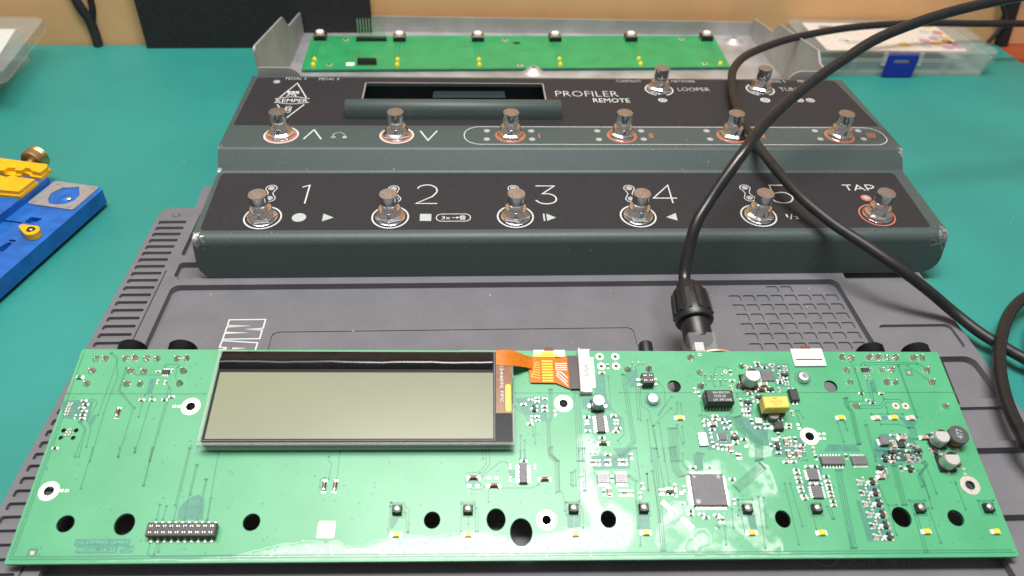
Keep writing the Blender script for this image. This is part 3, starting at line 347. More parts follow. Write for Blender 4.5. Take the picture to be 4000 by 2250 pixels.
def text_tris(s, off=0.):
    if (s, off) in TXT: return TXT[(s, off)]
    cu = bpy.data.curves.new('t', 'FONT'); cu.body = s; cu.resolution_u = 2; cu.offset = off
    ob = bpy.data.objects.new('t', cu); col.objects.link(ob); dg = bpy.context.evaluated_depsgraph_get()
    me = bpy.data.meshes.new_from_object(ob.evaluated_get(dg)); v = [tuple(x.co) for x in me.vertices]; f = [tuple(p.vertices) for p in me.polygons]
    bpy.data.objects.remove(ob); bpy.data.curves.remove(cu); bpy.data.meshes.remove(me)
    x0 = min(p[0] for p in v); x1 = max(p[0] for p in v); y0 = min(p[1] for p in v); y1 = max(p[1] for p in v)
    TXT[(s, off)] = ([((p[0]-x0)/(x1-x0)-.5, (p[1]-y0)/(y1-y0)-.5) for p in v], f); return TXT[(s, off)]
class MB:
    def __init__(s): s.v = []; s.f = []; s.m = []
    def add(s, v, f, mi=0):
        b = len(s.v); s.v += [tuple(q) for q in v]; s.f += [tuple(b+i for i in g) for g in f]; s.m += [mi]*len(f); return s
    def prism(s, poly, z0, z1, mi=0, side=None, bottom=True, taper=0.):
        n = len(poly); A = sum(poly[i][0]*poly[(i+1) % n][1]-poly[(i+1) % n][0]*poly[i][1] for i in range(n))
        if A < 0: poly = poly[::-1]
        cx = sum(p[0] for p in poly)/n; cy = sum(p[1] for p in poly)/n; k = 1-taper
        v = [(x, y, z0) for x, y in poly]+[(cx+(x-cx)*k, cy+(y-cy)*k, z1) for x, y in poly]
        s.add(v, [tuple(range(n, 2*n))]+([tuple(range(n-1, -1, -1))] if bottom else []), mi)
        b = len(s.v)-2*n
        for i in range(n): s.f.append((b+i, b+(i+1) % n, b+n+(i+1) % n, b+n+i)); s.m.append(mi if side is None else side)
        return s
    def box(s, cx, cy, z0, sx, sy, h, mi=0, ang=0., bev=0., side=None):
        c, q = math.cos(R(ang)), math.sin(R(ang)); hx, hy = sx/2, sy/2
        rot = lambda p: (cx+p[0]*c-p[1]*q, cy+p[0]*q+p[1]*c)
        if bev <= 0: return s.prism([rot(p) for p in ((-hx, -hy), (hx, -hy), (hx, hy), (-hx, hy))], z0, z0+h, mi, side)
        o = [(-hx, -hy), (hx, -hy), (hx, hy), (-hx, hy)]; i_ = [(x*(1-bev/hx), y*(1-bev/hy)) for x, y in o]
        v = [rot(p)+(z0,) for p in o]+[rot(p)+(z0+h-bev,) for p in o]+[rot(p)+(z0+h,) for p in i_]
        f = [(3, 2, 1, 0), (8, 9, 10, 11)]+[(k, (k+1) % 4, 4+(k+1) % 4, 4+k) for k in range(4)]+[(4+k, 4+(k+1) % 4, 8+(k+1) % 4, 8+k) for k in range(4)]
        return s.add(v, f, mi)
    def lathe(s, cx, cy, prof, n=20, mi=0, cap=True):
        b = len(s.v); k = len(prof); v = []
        for r, z in prof: v += [(cx+r*math.cos(2*math.pi*i/n), cy+r*math.sin(2*math.pi*i/n), z) for i in range(n)]
        f = []
        for j in range(k-1): f += [(j*n+i, j*n+(i+1) % n, (j+1)*n+(i+1) % n, (j+1)*n+i) for i in range(n)]
        if cap: f += [tuple(range(n-1, -1, -1)), tuple((k-1)*n+i for i in range(n))]
        return s.add(v, f, mi)
    def ring(s, cx, cy, r0, r1, z, n=32, mi=0, a0=0., a1=360.):
        full = a1-a0 >= 359.9; k = n if full else n+1; v = []
        for i in range(k):
            a = R(a0+(a1-a0)*i/n); v += [(cx+r0*math.cos(a), cy+r0*math.sin(a), z), (cx+r1*math.cos(a), cy+r1*math.sin(a), z)]
        return s.add(v, [(2*i, 2*i+1, (2*((i+1) % k))+1, 2*((i+1) % k)) for i in range(n)], mi)
    def disc(s, cx, cy, r, z, n=20, mi=0, ry=None): return s.add([(x, y, z) for x, y in ell(cx, cy, r, ry or r, n)], [tuple(range(n))], mi)
    def flat(s, poly, z, mi=0):
        n = len(poly); A = sum(poly[i][0]*poly[(i+1) % n][1]-poly[(i+1) % n][0]*poly[i][1] for i in range(n))
        if A < 0: poly = poly[::-1]
        return s.add([(x, y, z) for x, y in poly], [tuple(range(n))], mi)
    def ribbon(s, pts, wd, z=0., mi=0, closed=False):
        P = [Vector(p[:2]) for p in pts]; n = len(P); v = []
        for i in range(n):
            a = P[i]-P[i-1] if (i > 0 or closed) else P[1]-P[0]; c = P[(i+1) % n]-P[i] if (i < n-1 or closed) else P[-1]-P[-2]
            if a.length < 1e-9: a = c
            if c.length < 1e-9: c = a
            a = a.normalized(); c = c.normalized(); t = a+c
            t = t.normalized() if t.length > .05 else a
            nn = Vector((-t.y, t.x)); k = 1/max(.45, nn.dot(Vector((-a.y, a.x))))
            v += [(P[i].x+nn.x*wd/2*k, P[i].y+nn.y*wd/2*k, z), (P[i].x-nn.x*wd/2*k, P[i].y-nn.y*wd/2*k, z)]
        m = n if closed else n-1
        return s.add(v, [(2*i, 2*i+1, 2*((i+1) % n)+1, 2*((i+1) % n)) for i in range(m)], mi)
    def tube(s, pts, r, n=14, mi=0, cap=True):
        P = [Vector(p) for p in pts]; k = len(P); v = []; u = None
        for i in range(k):
            t = (P[min(i+1, k-1)]-P[max(i-1, 0)]).normalized()
            if u is None: u = t.cross(Vector((0, 0, 1)) if abs(t.z) < .9 else Vector((1, 0, 0))).normalized()
            u = (u-t*u.dot(t)).normalized(); q = t.cross(u); rr = r[i] if isinstance(r, (list, tuple)) else r
            v += [tuple(P[i]+(u*math.cos(2*math.pi*j/n)+q*math.sin(2*math.pi*j/n))*rr) for j in range(n)]
        f = []
        for i in range(k-1): f += [(i*n+j, i*n+(j+1) % n, (i+1)*n+(j+1) % n, (i+1)*n+j) for j in range(n)]
        if cap: f += [tuple(range(n-1, -1, -1)), tuple((k-1)*n+j for j in range(n))]
        return s.add(v, f, mi)
    def text(s, t, cx, cy, wd, h, z, mi=0, ang=0., off=0.):
        v, f = text_tris(t, off); c, q = math.cos(R(ang)), math.sin(R(ang))
        return s.add([(cx+x*wd*c-y*h*q, cy+x*wd*q+y*h*c, z) for x, y in v], f, mi)
    def warp(s, fn): s.v = [tuple(fn(*p)) for p in s.v]; return s
    def xf(s, M): s.v = [tuple(M @ Vector(p)) for p in s.v]; return s
    def mesh(s, name, mats, smooth=None, origin=None):
        c = origin
        if c is None:
            lo = [min(p[i] for p in s.v) for i in range(3)]; hi = [max(p[i] for p in s.v) for i in range(3)]; c = ((lo[0]+hi[0])/2, (lo[1]+hi[1])/2, lo[2])
        me = bpy.data.meshes.new(name); me.from_pydata([((p[0]-c[0])*MM, (p[1]-c[1])*MM, (p[2]-c[2])*MM) for p in s.v], [], s.f)
        for m in (mats if isinstance(mats, (list, tuple)) else [mats]): me.materials.append(m)
        me.polygons.foreach_set('material_index', s.m)
        if smooth is not None:
            me.polygons.foreach_set('use_smooth', [True]*len(s.f)); me.set_sharp_from_angle(angle=R(smooth))
        me.update(); return me, c
    def build(s, name, mats, parent=None, smooth=None, label=None, kind=None):
        me, c = s.mesh(name, mats, smooth); return place(name, me, c, parent, label=label, kind=kind)
def place(name, me, c, parent=None, rz=0., label=None, kind=None, rot=None):
    o = bpy.data.objects.new(name, me); col.objects.link(o)
    base = Vector((0, 0, 0))
    if parent is not None:
        o.parent = parent; base = OFF.get(parent.name, Vector((0, 0, 0)))
    o.location = Vector(c)*MM-base
    o.rotation_euler = rot if rot else (0, 0, rz); OFF[o.name] = Vector(c)*MM
    if label: o['label'] = label
    if kind: o['kind'] = kind
    return o
OFF = {}
def thing(name, label, cat, loc, group=None, matrix=None):
    o = bpy.data.objects.new(name, None); col.objects.link(o); o.empty_display_size = .01
    o['label'] = label; o['category'] = cat
    if group: o['group'] = group
    if matrix is not None: o.matrix_world = matrix; OFF[o.name] = Vector((0, 0, 0))
    else: o.location = Vector(loc)*MM; OFF[o.name] = Vector(loc)*MM
    return o
def tag(o, label, cat, group=None):
    o['label'] = label; o['category'] = cat
    if group: o['group'] = group
    return o
def relief(outline, regions, top, bottom):
    vs, tris = cdt([outline]+[r[0] for r in regions]); boxes = [(min(p[0] for p in r[0]), max(p[0] for p in r[0]), min(p[1] for p in r[0]), max(p[1] for p in r[0])) for r in regions]
    mb = MB(); key = {}
    def vid(i, z):
        if (i, z) not in key: key[(i, z)] = len(mb.v); mb.v.append((vs[i][0], vs[i][1], z))
        return key[(i, z)]
    edge = {}
    for t in tris:
        cx = sum(vs[i][0] for i in t)/3; cy = sum(vs[i][1] for i in t)/3
        if not inside((cx, cy), outline): continue
        z = top
        for (poly, rz), b in zip(regions, boxes):
            if b[0] <= cx <= b[1] and b[2] <= cy <= b[3] and inside((cx, cy), poly): z = rz
        a = (vs[t[1]][0]-vs[t[0]][0])*(vs[t[2]][1]-vs[t[0]][1])-(vs[t[1]][1]-vs[t[0]][1])*(vs[t[2]][0]-vs[t[0]][0])
        if a < 0: t = t[::-1]
        mb.f.append(tuple(vid(i, z) for i in t)); mb.m.append(0)
        for k in range(3):
            i, j = t[k], t[(k+1) % 3]; edge.setdefault((min(i, j), max(i, j)), []).append((i, j, z))
    for e in edge.values():
        if len(e) == 1:
            i, j, z = e[0]; mb.f.append((vid(i, z), vid(i, bottom), vid(j, bottom), vid(j, z))); mb.m.append(0)
        elif len(e) == 2 and e[0][2] != e[1][2]:
            a, b = (e[0], e[1]) if e[0][2] > e[1][2] else (e[1], e[0])
            mb.f.append((vid(a[0], a[2]), vid(a[0], b[2]), vid(a[1], b[2]), vid(a[1], a[2]))); mb.m.append(0)
    return mb

# ------------------------------------------------------------------ setting: table, wall
wy = lambda x: 326.5+.0325*(x+386)
tb = MB().prism([(-900, -620), (900, -620), (900, wy(900)), (-900, wy(-900))], -40, -2.2).build('table', wood); tb['kind'] = 'structure'
wl = MB().prism([(-1100, wy(-1100)), (1100, wy(1100)), (1100, wy(1100)+60), (-1100, wy(-1100)+60)], -700, 480).build('wall', peach); wl['kind'] = 'structure'
mbt = MB().prism(arc_round([(-760, -560), (437, -560), (431, wy(431)-1.5), (-760, wy(-760)-1.5)], [6, 6, 10, 6]), -2.1, 0)
tag(mbt.build('work_mat', teal_mat), 'large flat teal work mat covering the table up to the wall', 'mat')

# ------------------------------------------------------------------ grey silicone repair mat
FLR = 1.4
outline = arc_round([(-239.5, -232), (191.2, -232), (191.2, 92), (-222, 92), (-220.5, 67.6), (-239.5, 67.6)], [4, 4, 4, 4, 1, 6], 5)
reg = []
reg.append((rrect(-213.2, -225, 141.8, -5.3, 4), FLR))
for i in range(46):
    y = 54.2-6*i
    if y < -222: break
    reg.append((rrect(-237.1, y-3.5, -221.6, y, .9, 3), 3.2))
reg.append((rrect(-220.1, -222, -219.2, 7, .3, 2), 4.1))
reg.append((rrect(-216.0, 20.5, -150, 62, 2), 1.4)); reg.append((rrect(-214.5, 1.5, -196, 14.2, 2), 1.4)); reg.append((rrect(-212, -.5, -204, 2.5, 1), 1.4))
reg.append((rrect(147.4, -8.3, 186.6, 30, .6), .9))
for a, b, z, rr in ((-60.5, -42.7, 3.2, 3), (-94, -66.3, 1.2, 5), (-118.5, -99, 3.0, 2.5), (-151.5, -122.3, 1.0, 2), (-190, -155.6, 1.0, 2), (-224, -194, 2, 2)):
    reg.append((rrect(148.8, a, 187, b, rr), z))
reg.append((rrect(-156.2, -150, 24, -38.3, 3.4, 5), .7)); reg.append((rrect(-155.65, -149.45, 23.45, -38.85, 3, 5), FLR))
for r in range(9):
    for c in range(8):
        if r == 0 and c not in (3, 4): continue
        x = 79.9+7.62*c; y = -6.4-7.48*r
        reg.append((rrect(x, y-5.4, x+6.3, y, 1.1, 3), .55))
smat = relief(outline, reg, 5.0, .1)
repair = thing('repair_mat', 'dark grey silicone repair mat with slotted edge and moulded trays under the circuit board', 'mat', (-24, -70, 0))
smat.build('mat_body', grey_sil, repair)
MB().lathe(-229.2, 60, [(2.4, 4.9), (2.2, 5.7), (1.5, 6.2), (.4, 6.4)], 16).build('moulded_stud', grey_sil, repair, 60)
ma = MB()
ma.ribbon([(-179.3, -29), (-161.4, -29), (-161.3, -35.6), (-169.5, -36.2), (-161.5, -36.9), (-161.5, -43.2), (-179.2, -43.2), (-179.2, -39), (-168.1, -38.8), (-179.2, -38.2), (-179.2, -34.4), (-168.1, -33.7), (-179.2, -33.2)], .75, FLR+.06, 0, True)
ma.build('letter_print', white_ink, repair)
ma = MB().ribbon([(-179.2, -44.2), (-161.9, -46.1), (-162.0, -53), (-179.4, -55.5), (-179.4, -50.6), (-176.2, -50.2), (-176.2, -49.2), (-179.4, -48.8)], .75, FLR+.06, 0, True)
ma.flat([(-173.2, -49.2), (-166.2, -49.7), (-173.0, -50.4)], FLR+.06)
ma.build('letter_print', white_ink, repair)
MB().text('SHOW THE STYLE OF', 101, -171.6, 38, 3.0, FLR+.06).build('slogan_print', ink_faint, repair)
MB().ring(74.5, -166.5, 6.2, 6.9, FLR+.06, 28).build('emblem_print', ink_faint, repair)

# ------------------------------------------------------------------ foot controller
ped = thing('foot_controller', 'dark green metal floor pedal controller with fourteen chrome footswitches behind the circuit board', 'pedal', (0, 80, 0))
Y1, Z1, Y2, Z2, Y3, Z3, Y4, Z4 = 2.0, 29.6, 61.3, 33.04, 70.6, 43.71, 167.3, 44.35
lo_z = lambda y: Z1+(Z2-Z1)*(y-Y1)/(Y2-Y1)
hi_z = lambda y: Z3+(Z4-Z3)*(y-Y3)/(Y4-Y3)
def open_fillet(P, rad, n=5):
    out = [P[0]]
    for i in range(1, len(P)-1):
        p = Vector(P[i]); a = (Vector(P[i-1])-p); c = (Vector(P[i+1])-p); ang = a.angle(c); t = min(rad[i]/math.tan(ang/2), a.length*.45, c.length*.45); r2 = t*math.tan(ang/2)
        ctr = p+(a.normalized()+c.normalized()).normalized()*(r2/math.sin(ang/2)); s = p+a.normalized()*t-ctr; e = p+c.normalized()*t-ctr
        for j in range(n+1): v = arc_v(s, e, j/n); out.append((ctr.x+v.x, ctr.y+v.y))
    return out+[P[-1]]
SX0, SX1, SY0, SY1 = -124.5, -8.8, 130.5, 155.7
prof = open_fillet([(0, 5), (2.0, 29.6), (Y2, Z2), (Y3, Z3), (167.3, Z4), (168.6, 6)], [0, 5.5, 3, 3.2, 2.2, 0], 6)
k = [i for i in range(len(prof)-1) if prof[i][0] < SY0 < prof[i+1][0] and prof[i][1] > 40][0]
prof = prof[:k+1]+[(SY0, hi_z(SY0)), (SY1, hi_z(SY1))]+prof[k+1:]; kh = k+1
npf = len(prof); inner = []
for i in range(npf):
    a = Vector(prof[max(i-1, 0)]); b = Vector(prof[min(i+1, npf-1)]); t = (b-a).normalized(); inner.append((prof[i][0]+t.y*2, prof[i][1]-t.x*2))
xs = [-200, -199.3, -197.4, -194.6, -191, SX0, SX1, 191, 194.6, 197.4, 199.3, 200]
case = MB(); ids = {}
for xi, x in enumerate(xs):
    for s_, P in ((0, prof), (1, inner)):
        for i, (y, z) in enumerate(P):
            if i == 0 and abs(x) > 191: z = 5+9-math.sqrt(max(0, 81-(abs(x)-191)**2))
            ids[(xi, s_, i)] = len(case.v); case.v.append((x, y, z))
def q4(a, b, c, d): case.f.append((ids[a], ids[b], ids[c], ids[d])); case.m.append(0)
hx = xs.index(SX0)
for xi in range(len(xs)-1):
    for i in range(npf-1):
        if xi == hx and i == kh:
            for s0, s1 in (((xi, i), (xi, i+1)), ((xi+1, i+1), (xi+1, i)), ((xi, i+1), (xi+1, i+1)), ((xi+1, i), (xi, i))):
                q4((s0[0], 0, s0[1]), (s1[0], 0, s1[1]), (s1[0], 1, s1[1]), (s0[0], 1, s0[1]))
            continue
        q4((xi, 0, i), (xi+1, 0, i), (xi+1, 0, i+1), (xi, 0, i+1)); q4((xi, 1, i+1), (xi+1, 1, i+1), (xi+1, 1, i), (xi, 1, i))
    q4((xi, 0, 0), (xi, 1, 0), (xi+1, 1, 0), (xi+1, 0, 0)); q4((xi, 0, npf-1), (xi+1, 0, npf-1), (xi+1, 1, npf-1), (xi, 1, npf-1))
for i in range(npf-1):
    q4((0, 0, i), (0, 0, i+1), (0, 1, i+1), (0, 1, i)); e = len(xs)-1; q4((e, 0, i+1), (e, 0, i), (e, 1, i), (e, 1, i+1))
case.build('case', green_paint, ped, 40)
W_lo = lambda x, y, z: (x, y, lo_z(y)+z)
W_hi = lambda x, y, z: (x, y, hi_z(y)+z)
PR = .14   # height of printed ink over the panel sheets
MB().prism(arc_round([(-197, 8.3), (192.6, 8.0), (193.4, 60), (-197.6, 60)], 2.5), 0, .1).warp(W_lo).build('printed_panel', black_print, ped)
# upper printed sheet with window opening
up_out = arc_round([(-197.3, 97.2), (197.3, 98.0), (194, 163.8), (-196.5, 163.2)], [.5, .5, 3, 3]); win = rrect(SX0-.8, SY0-2, SX1+.8, SY1+.8, 1.5)
vs, ts = cdt([up_out, win]); dec = MB(); dec.v = [(a, b, .1) for a, b in vs]
for t in ts:
    cx = sum(vs[i][0] for i in t)/3; cy = sum(vs[i][1] for i in t)/3
    if inside((cx, cy), up_out) and not inside((cx, cy), win): dec.f.append(t); dec.m.append(0)
dec.warp(W_hi).build('printed_panel', black_print, ped)
MB().ribbon(rrect(SX0-.5, SY0-.5, SX1+.5, SY1+.5, 1.2), .8, .16, 0, True).warp(W_hi).build('window_rim', steel_p, ped)
# things seen through the window: base sheet and name sticker
MB().box(-66, 150, 24, 150, 60, .6).build('inner_plate', dark, ped)
stx = MB().prism(arc_round([(-81.2, 159), (-33.4, 159.3), (-34, 169.4), (-81, 168.8)], [0, 0, 1.5, 1.5]), 29.5, 29.9, 0)
stx.text('Kemper Profiler Remote', -57.5, 164.2, 34, 2.6, 30.0, 1)
stx.warp(lambda x, y, z: (x, y-13, z+9)).build('name_sticker', [mat('sticker_green', (.02, .034, .034), .4), black_print], ped)
# visor bar
vp = [(104.9, 0), (104.9, 5.6), (106.2, 8.6), (109, 10.2), (112, 10), (113.6, 8.4), (114, 6), (114, 0)]
vb = MB(); n = len(vp)
for x in (-132.6, -131.8, -1.9, -1.1):
    sh = .9 if x in (-132.6, -1.1) else 1
    vb.v += [(x, 109.5+(y-109.5)*sh, z*sh) for y, z in vp]
for a in range(3): vb.f += [(a*n+i, a*n+i+1, (a+1)*n+i+1, (a+1)*n+i) for i in range(n-1)]
vb.f += [tuple(range(n)), tuple(3*n+i for i in range(n-1, -1, -1))]; vb.m = [0]*len(vb.f)
vb.warp(lambda x, y, z: (x, y, hi_z(y)+z+.05)).build('visor_bar', green_paint, ped, 50)
# footswitches
def footswitch(x, y, z, tilt, spin, push=0):
    rot = (R(tilt), 0, 0)
    me, c = FS['collar']; o = place('footswitch', me, (x, y, z), ped, rot=rot)
    for nm, key, zz, sp in (('washer', 'washer', 0, 0), ('hex_nut', 'nut', .7, spin), ('push_cap', 'cap', 5.6-push, 0)):
        ch = bpy.data.objects.new(nm, FS[key][0]); col.objects.link(ch); ch.parent = o; ch.location = (0, 0, zz*MM); ch.rotation_euler = (0, 0, R(sp))
    return o
FS = {}
cb = MB().lathe(0, 0, [(5.7, .1), (5.7, 3.0), (6.0, 3.3), (5.7, 3.7), (6.0, 4.1), (5.7, 4.5), (6.0, 4.9), (5.7, 5.3), (5.9, 5.7), (5.6, 6.3), (4.6, 6.4)], 24)
cb.box(0, -5.55, 3.2, 1.5, 1.2, 3.0); FS['collar'] = cb.mesh('collar', chrome, 35, (0, 0, 0))
FS['washer'] = MB().lathe(0, 0, [(8.0, 0.02), (8.0, .5), (7.6, .7), (5.5, .7)], 28).mesh('washer', chrome, 35, (0, 0, 0))
nb = MB(); hexr = [(7.6 if i % 2 == 0 else 7.6*.9)*1.02 for i in range(12)]
ring_ = lambda r, z: [(r*h/7.6*math.cos(math.pi*i/6), r*h/7.6*math.sin(math.pi*i/6), z) for i, h in enumerate(hexr)]
nb.add(ring_(7.6, 0)+ring_(7.6, 1.7)+[(6.3*math.cos(math.pi*i/6), 6.3*math.sin(math.pi*i/6), 2.5) for i in range(12)], [(i, (i+1) % 12, 12+(i+1) % 12, 12+i) for i in range(12)]+[(12+i, 12+(i+1) % 12, 24+(i+1) % 12, 24+i) for i in range(12)]+[tuple(range(24, 36))])
FS['nut'] = nb.mesh('nut', chrome, 25, (0, 0, 0))
FS['cap'] = MB().lathe(0, 0, [(4.2, 0), (4.25, 3.2), (4.5, 3.7), (4.72, 4.4), (4.78, 9.4), (4.55, 9.7)], 28).lathe(0, 0, [(4.55, 9.7), (3, 9.72), (1.2, 9.75), (.1, 9.76)], 28, 1, False).mesh('cap', [chrome, chrome_top], 30, (0, 0, 0))
sp = 5
for i, (x, y) in enumerate(PED['sw_lo']):
    footswitch(-167.2+66.75*i, 19, lo_z(19)+.1, 3.9, 17*i+8)
    MB().ring(-167.2+66.75*i, 19, 9.1, 9.95, PR, 40).warp(W_lo).build('ring_print', orange_ink if i == 5 else white_ink, ped)
for i in range(6):
    x = -167.2+66.85*i; footswitch(x, 85, hi_z(85)+.05, .4, 23*i+11)
    rp = MB().ring(x, 85, 7.6, 9.0, PR, 40, 0)
    if i < 2: rp.ring(x, 85, 9.05, 10.1, PR, 40, 1)
    rp.warp(W_hi).build('ring_print', [orange_ink, white_ink], ped)
for x, y in ((68.6, 148.3), (137.5, 149.2)):
    footswitch(x, y, hi_z(y)+.1, .4, 31); MB().ring(x, y, 8.6, 9.5, PR, 36, 0, 292, 608).warp(W_hi).build('ring_print', white_ink, ped)
# numerals, symbols and lettering
def lo_print(name, mb, m=white_ink): return mb.warp(W_lo).build(name, m, ped)
def hi_print(name, mb, m=white_ink): return mb.warp(W_hi).build(name, m, ped)
def smooth2(p, k=5): return [(v.x, v.y) for v in catmull([(a, b, 0) for a, b in p], k)]
N2 = PED['n2']; N3 = PED['n3']; N5 = PED['n5']
lo_print('numeral', MB().ribbon(PED['n1'], .75, PR))
lo_print('numeral', MB().ribbon(smooth2(N2[:7])+N2[7:], .75, PR))
lo_print('numeral', MB().ribbon(N3[:3]+smooth2(N3[3:]), .75, PR))
lo_print('numeral', MB().ribbon(PED['n4'], .75, PR))
lo_print('numeral', MB().ribbon(N5[:2]+smooth2(N5[2:]), .75, PR))
lo_print('symbol', MB().disc(*PED['disc'][0], 3.7, PR, 28), grey_ink)
for kk in ('tri1', 'sq', 'tri4'): lo_print('symbol', MB().flat(PED[kk], PR), grey_ink)
lo_print('symbol', MB().flat(PED['bar'], PR).flat(PED['tri3'], PR), grey_ink)
c0, c1, c2, c3 = PED['caps']; cp = MB().ribbon(rrect(c0[0], c3[1], c1[0], c2[1], (c2[1]-c3[1])*.48, 6), .45, PR, 0, True)
cp.text('3x', *PED['t3x'][0], 4.6, 2.9, PR); a0, a1 = PED['arrow']; cp.ribbon([a0, a1], .4, PR).flat([(a1[0]+.9, a1[1]), (a1[0]-1, a1[1]+.9), (a1[0]-1, a1[1]-.9)], PR)
bx_, by_ = PED['bin'][0]; cp.ribbon([(bx_-1.5, by_+1.2), (bx_+1.5, by_+1.2)], .45, PR).ribbon([(bx_-.5, by_+1.8), (bx_+.5, by_+1.8)], .4, PR)
for dx in (-1.2, -.4, .4, 1.2): cp.ribbon([(bx_+dx, by_+1.2), (bx_+dx*.85, by_-1.9)], .4, PR)
lo_print('symbol', cp)
hx_, hy_ = PED['half'][0]; lo_print('symbol', MB().text('1', hx_-2.6, hy_+.9, .9, 2.6, PR).ribbon([(hx_-1.3, hy_-2.2), (hx_+.6, hy_+2.4)], .45, PR).text('2', hx_+2.4, hy_-.8, 2.0, 2.6, PR))
t0, t1, t2 = PED['tap']; tw = (t2[0]-t0[0]); lo_print('lettering', MB().ribbon([(t0[0], t0[1]+2.6), (t0[0]+tw*.3, t0[1]+2.6)], .7, PR).ribbon([(t0[0]+tw*.15, t0[1]+2.6), (t0[0]+tw*.15, t0[1]-2.8)], .7, PR).ribbon([(t0[0]+tw*.33, t0[1]-2.8), (t0[0]+tw*.5, t0[1]+2.6), (t0[0]+tw*.67, t0[1]-2.8)], .7, PR).ribbon([(t0[0]+tw*.39, t0[1]-1), (t0[0]+tw*.61, t0[1]-1)], .6, PR).ribbon([(t0[0]+tw*.76, t0[1]-2.8), (t0[0]+tw*.76, t0[1]+2.6), (t0[0]+tw*.9, t0[1]+2.6), (t0[0]+tw, t0[1]+1.6), (t0[0]+tw, t0[1]+.2), (t0[0]+tw*.9, t0[1]-.8), (t0[0]+tw*.76, t0[1]-.8)], .7, PR))
dl = PED['tapled'][0]; lo_print('indicator_lens', MB().lathe(*dl, [(1.9, .1), (1.9, .4), (1.2, .7), (.1, .8)], 18), lens); lo_print('ring_print', MB().ring(*dl, 1.9, 3.0, PR, 28), orange_ink)
for a, b in PED['dumb']:
    for p in (a, b): lo_print('indicator_lens', MB().lathe(*p, [(1.9, .1), (1.8, .4), (1.1, .65), (.1, .72)], 18), lens)
    A_, B_ = Vector(a), Vector(b); d = (B_-A_).normalized(); nrm = Vector((-d.y, d.x)); L_ = (B_-A_).length; pts = []
    for s_, C_, dd in ((1, A_, -d), (-1, B_, d)):
        base = math.atan2(dd.y, dd.x); pts += [(C_.x+3*math.cos(base+R(q)), C_.y+3*math.sin(base+R(q))) for q in range(-135, 136, 27)]
        mid = A_+d*L_/2
        pts.append(tuple(mid+nrm*(-1.15 if s_ > 0 else 1.15)))
    lo_print('outline_print', MB().ribbon(pts, .45, PR, 0, True))
for c in PED['chev']: hi_print('symbol', MB().ribbon(c, .9, PR))
hp = MB().ribbon(smooth2(PED['hop']), .45, PR, 0)
for i, p in enumerate(PED['hopd']): hp.ring(*p, .7 if i == 0 else .05, 1.3, PR, 16)
hi_print('symbol', hp, grey_ink)
hi_print('outline_print', MB().ribbon(rrect(-60.8, 74.3, 195.6, 95.8, 10, 10), .5, PR, 0, True))
for p in PED['leds']: hi_print('indicator_lens', MB().lathe(*p, [(1.95, .05), (1.9, .35), (1.2, .65), (.1, .72)], 18), lens)
for r_ in PED['rom']: hi_print('stripe_print', MB().ribbon(r_, .75, PR), orange_ink)
for t_, (a, b, c, d) in PED['txt']: hi_print('lettering', MB().text(t_, (a[0]+b[0])/2, (c[1]+d[1])/2, b[0]-a[0], c[1]-d[1], PR, off=0. if t_ == 'REMOTE' else -.018))
for i, p in enumerate(PED['led2']):
    hi_print('indicator_lens', MB().lathe(*p, [(2.3, .1), (2.2, .45), (1.4, .8), (.1, .9)], 20), lens)
    if i < 2: hi_print('ring_print', MB().ring(*p, 2.3, 3.2 if i else 2.9, PR, 28), white_ink)
cc = PED['chain']; chn = MB()
for p in cc: chn.ring(*p, 2.2, 2.8, PR, 24)
hi_print('outline_print', chn)
for p in cc: hi_print('indicator_lens', MB().lathe(*p, [(1.8, .1), (1.8, .35), (.9, .65), (.1, .7)], 16), lens)
lg = PED['logo']; lb = MB()
def seg(a, b, s0, s1): return [(a[0]+(b[0]-a[0])*s, a[1]+(b[1]-a[1])*s) for s in (s0, s1)]
lb.ribbon([seg(lg[0], lg[3], 0, .8)[1], lg[0], seg(lg[0], lg[1], 0, .8)[1]], .8, PR).ribbon([seg(lg[2], lg[1], 0, .8)[1], lg[2], seg(lg[2], lg[3], 0, .8)[1]], .8, PR)
bn = PED['banner']; lb.ribbon(smooth2(bn[:3]), .6, PR).ribbon(smooth2(bn[3:]), .6, PR)
km = PED['kem']; lb.text('KEMPER', (km[0][0]+km[1][0])/2, 129.5, 19.5, 4.6, PR)
lx = (lg[1][0]+lg[3][0])/2
for dx in (-2.6, 0, 2.6): lb.disc(lx-1.2+dx, 141.6, 1.25, PR, 12)
lb.ribbon([(lx-4.6, 139.4), (lx+3, 139.4)], .7, PR).ribbon([(lx-2.6, 139), (lx-4.4, 135.5)], .8, PR).ribbon([(lx-.6, 139), (lx+1.6, 135.5)], .8, PR).ribbon([(lx-1.4, 139), (lx-1.2, 136)], .5, PR)
ax = lx-.3; lb.ribbon(rrect(ax-1.9, 113.5, ax+1.5, 121.5, 1.2), .5, PR, 0, True).ribbon(rrect(ax-1, 115.4, ax+.6, 119.6, .3), .45, PR, 0, True)
hi_print('emblem_print', lb)

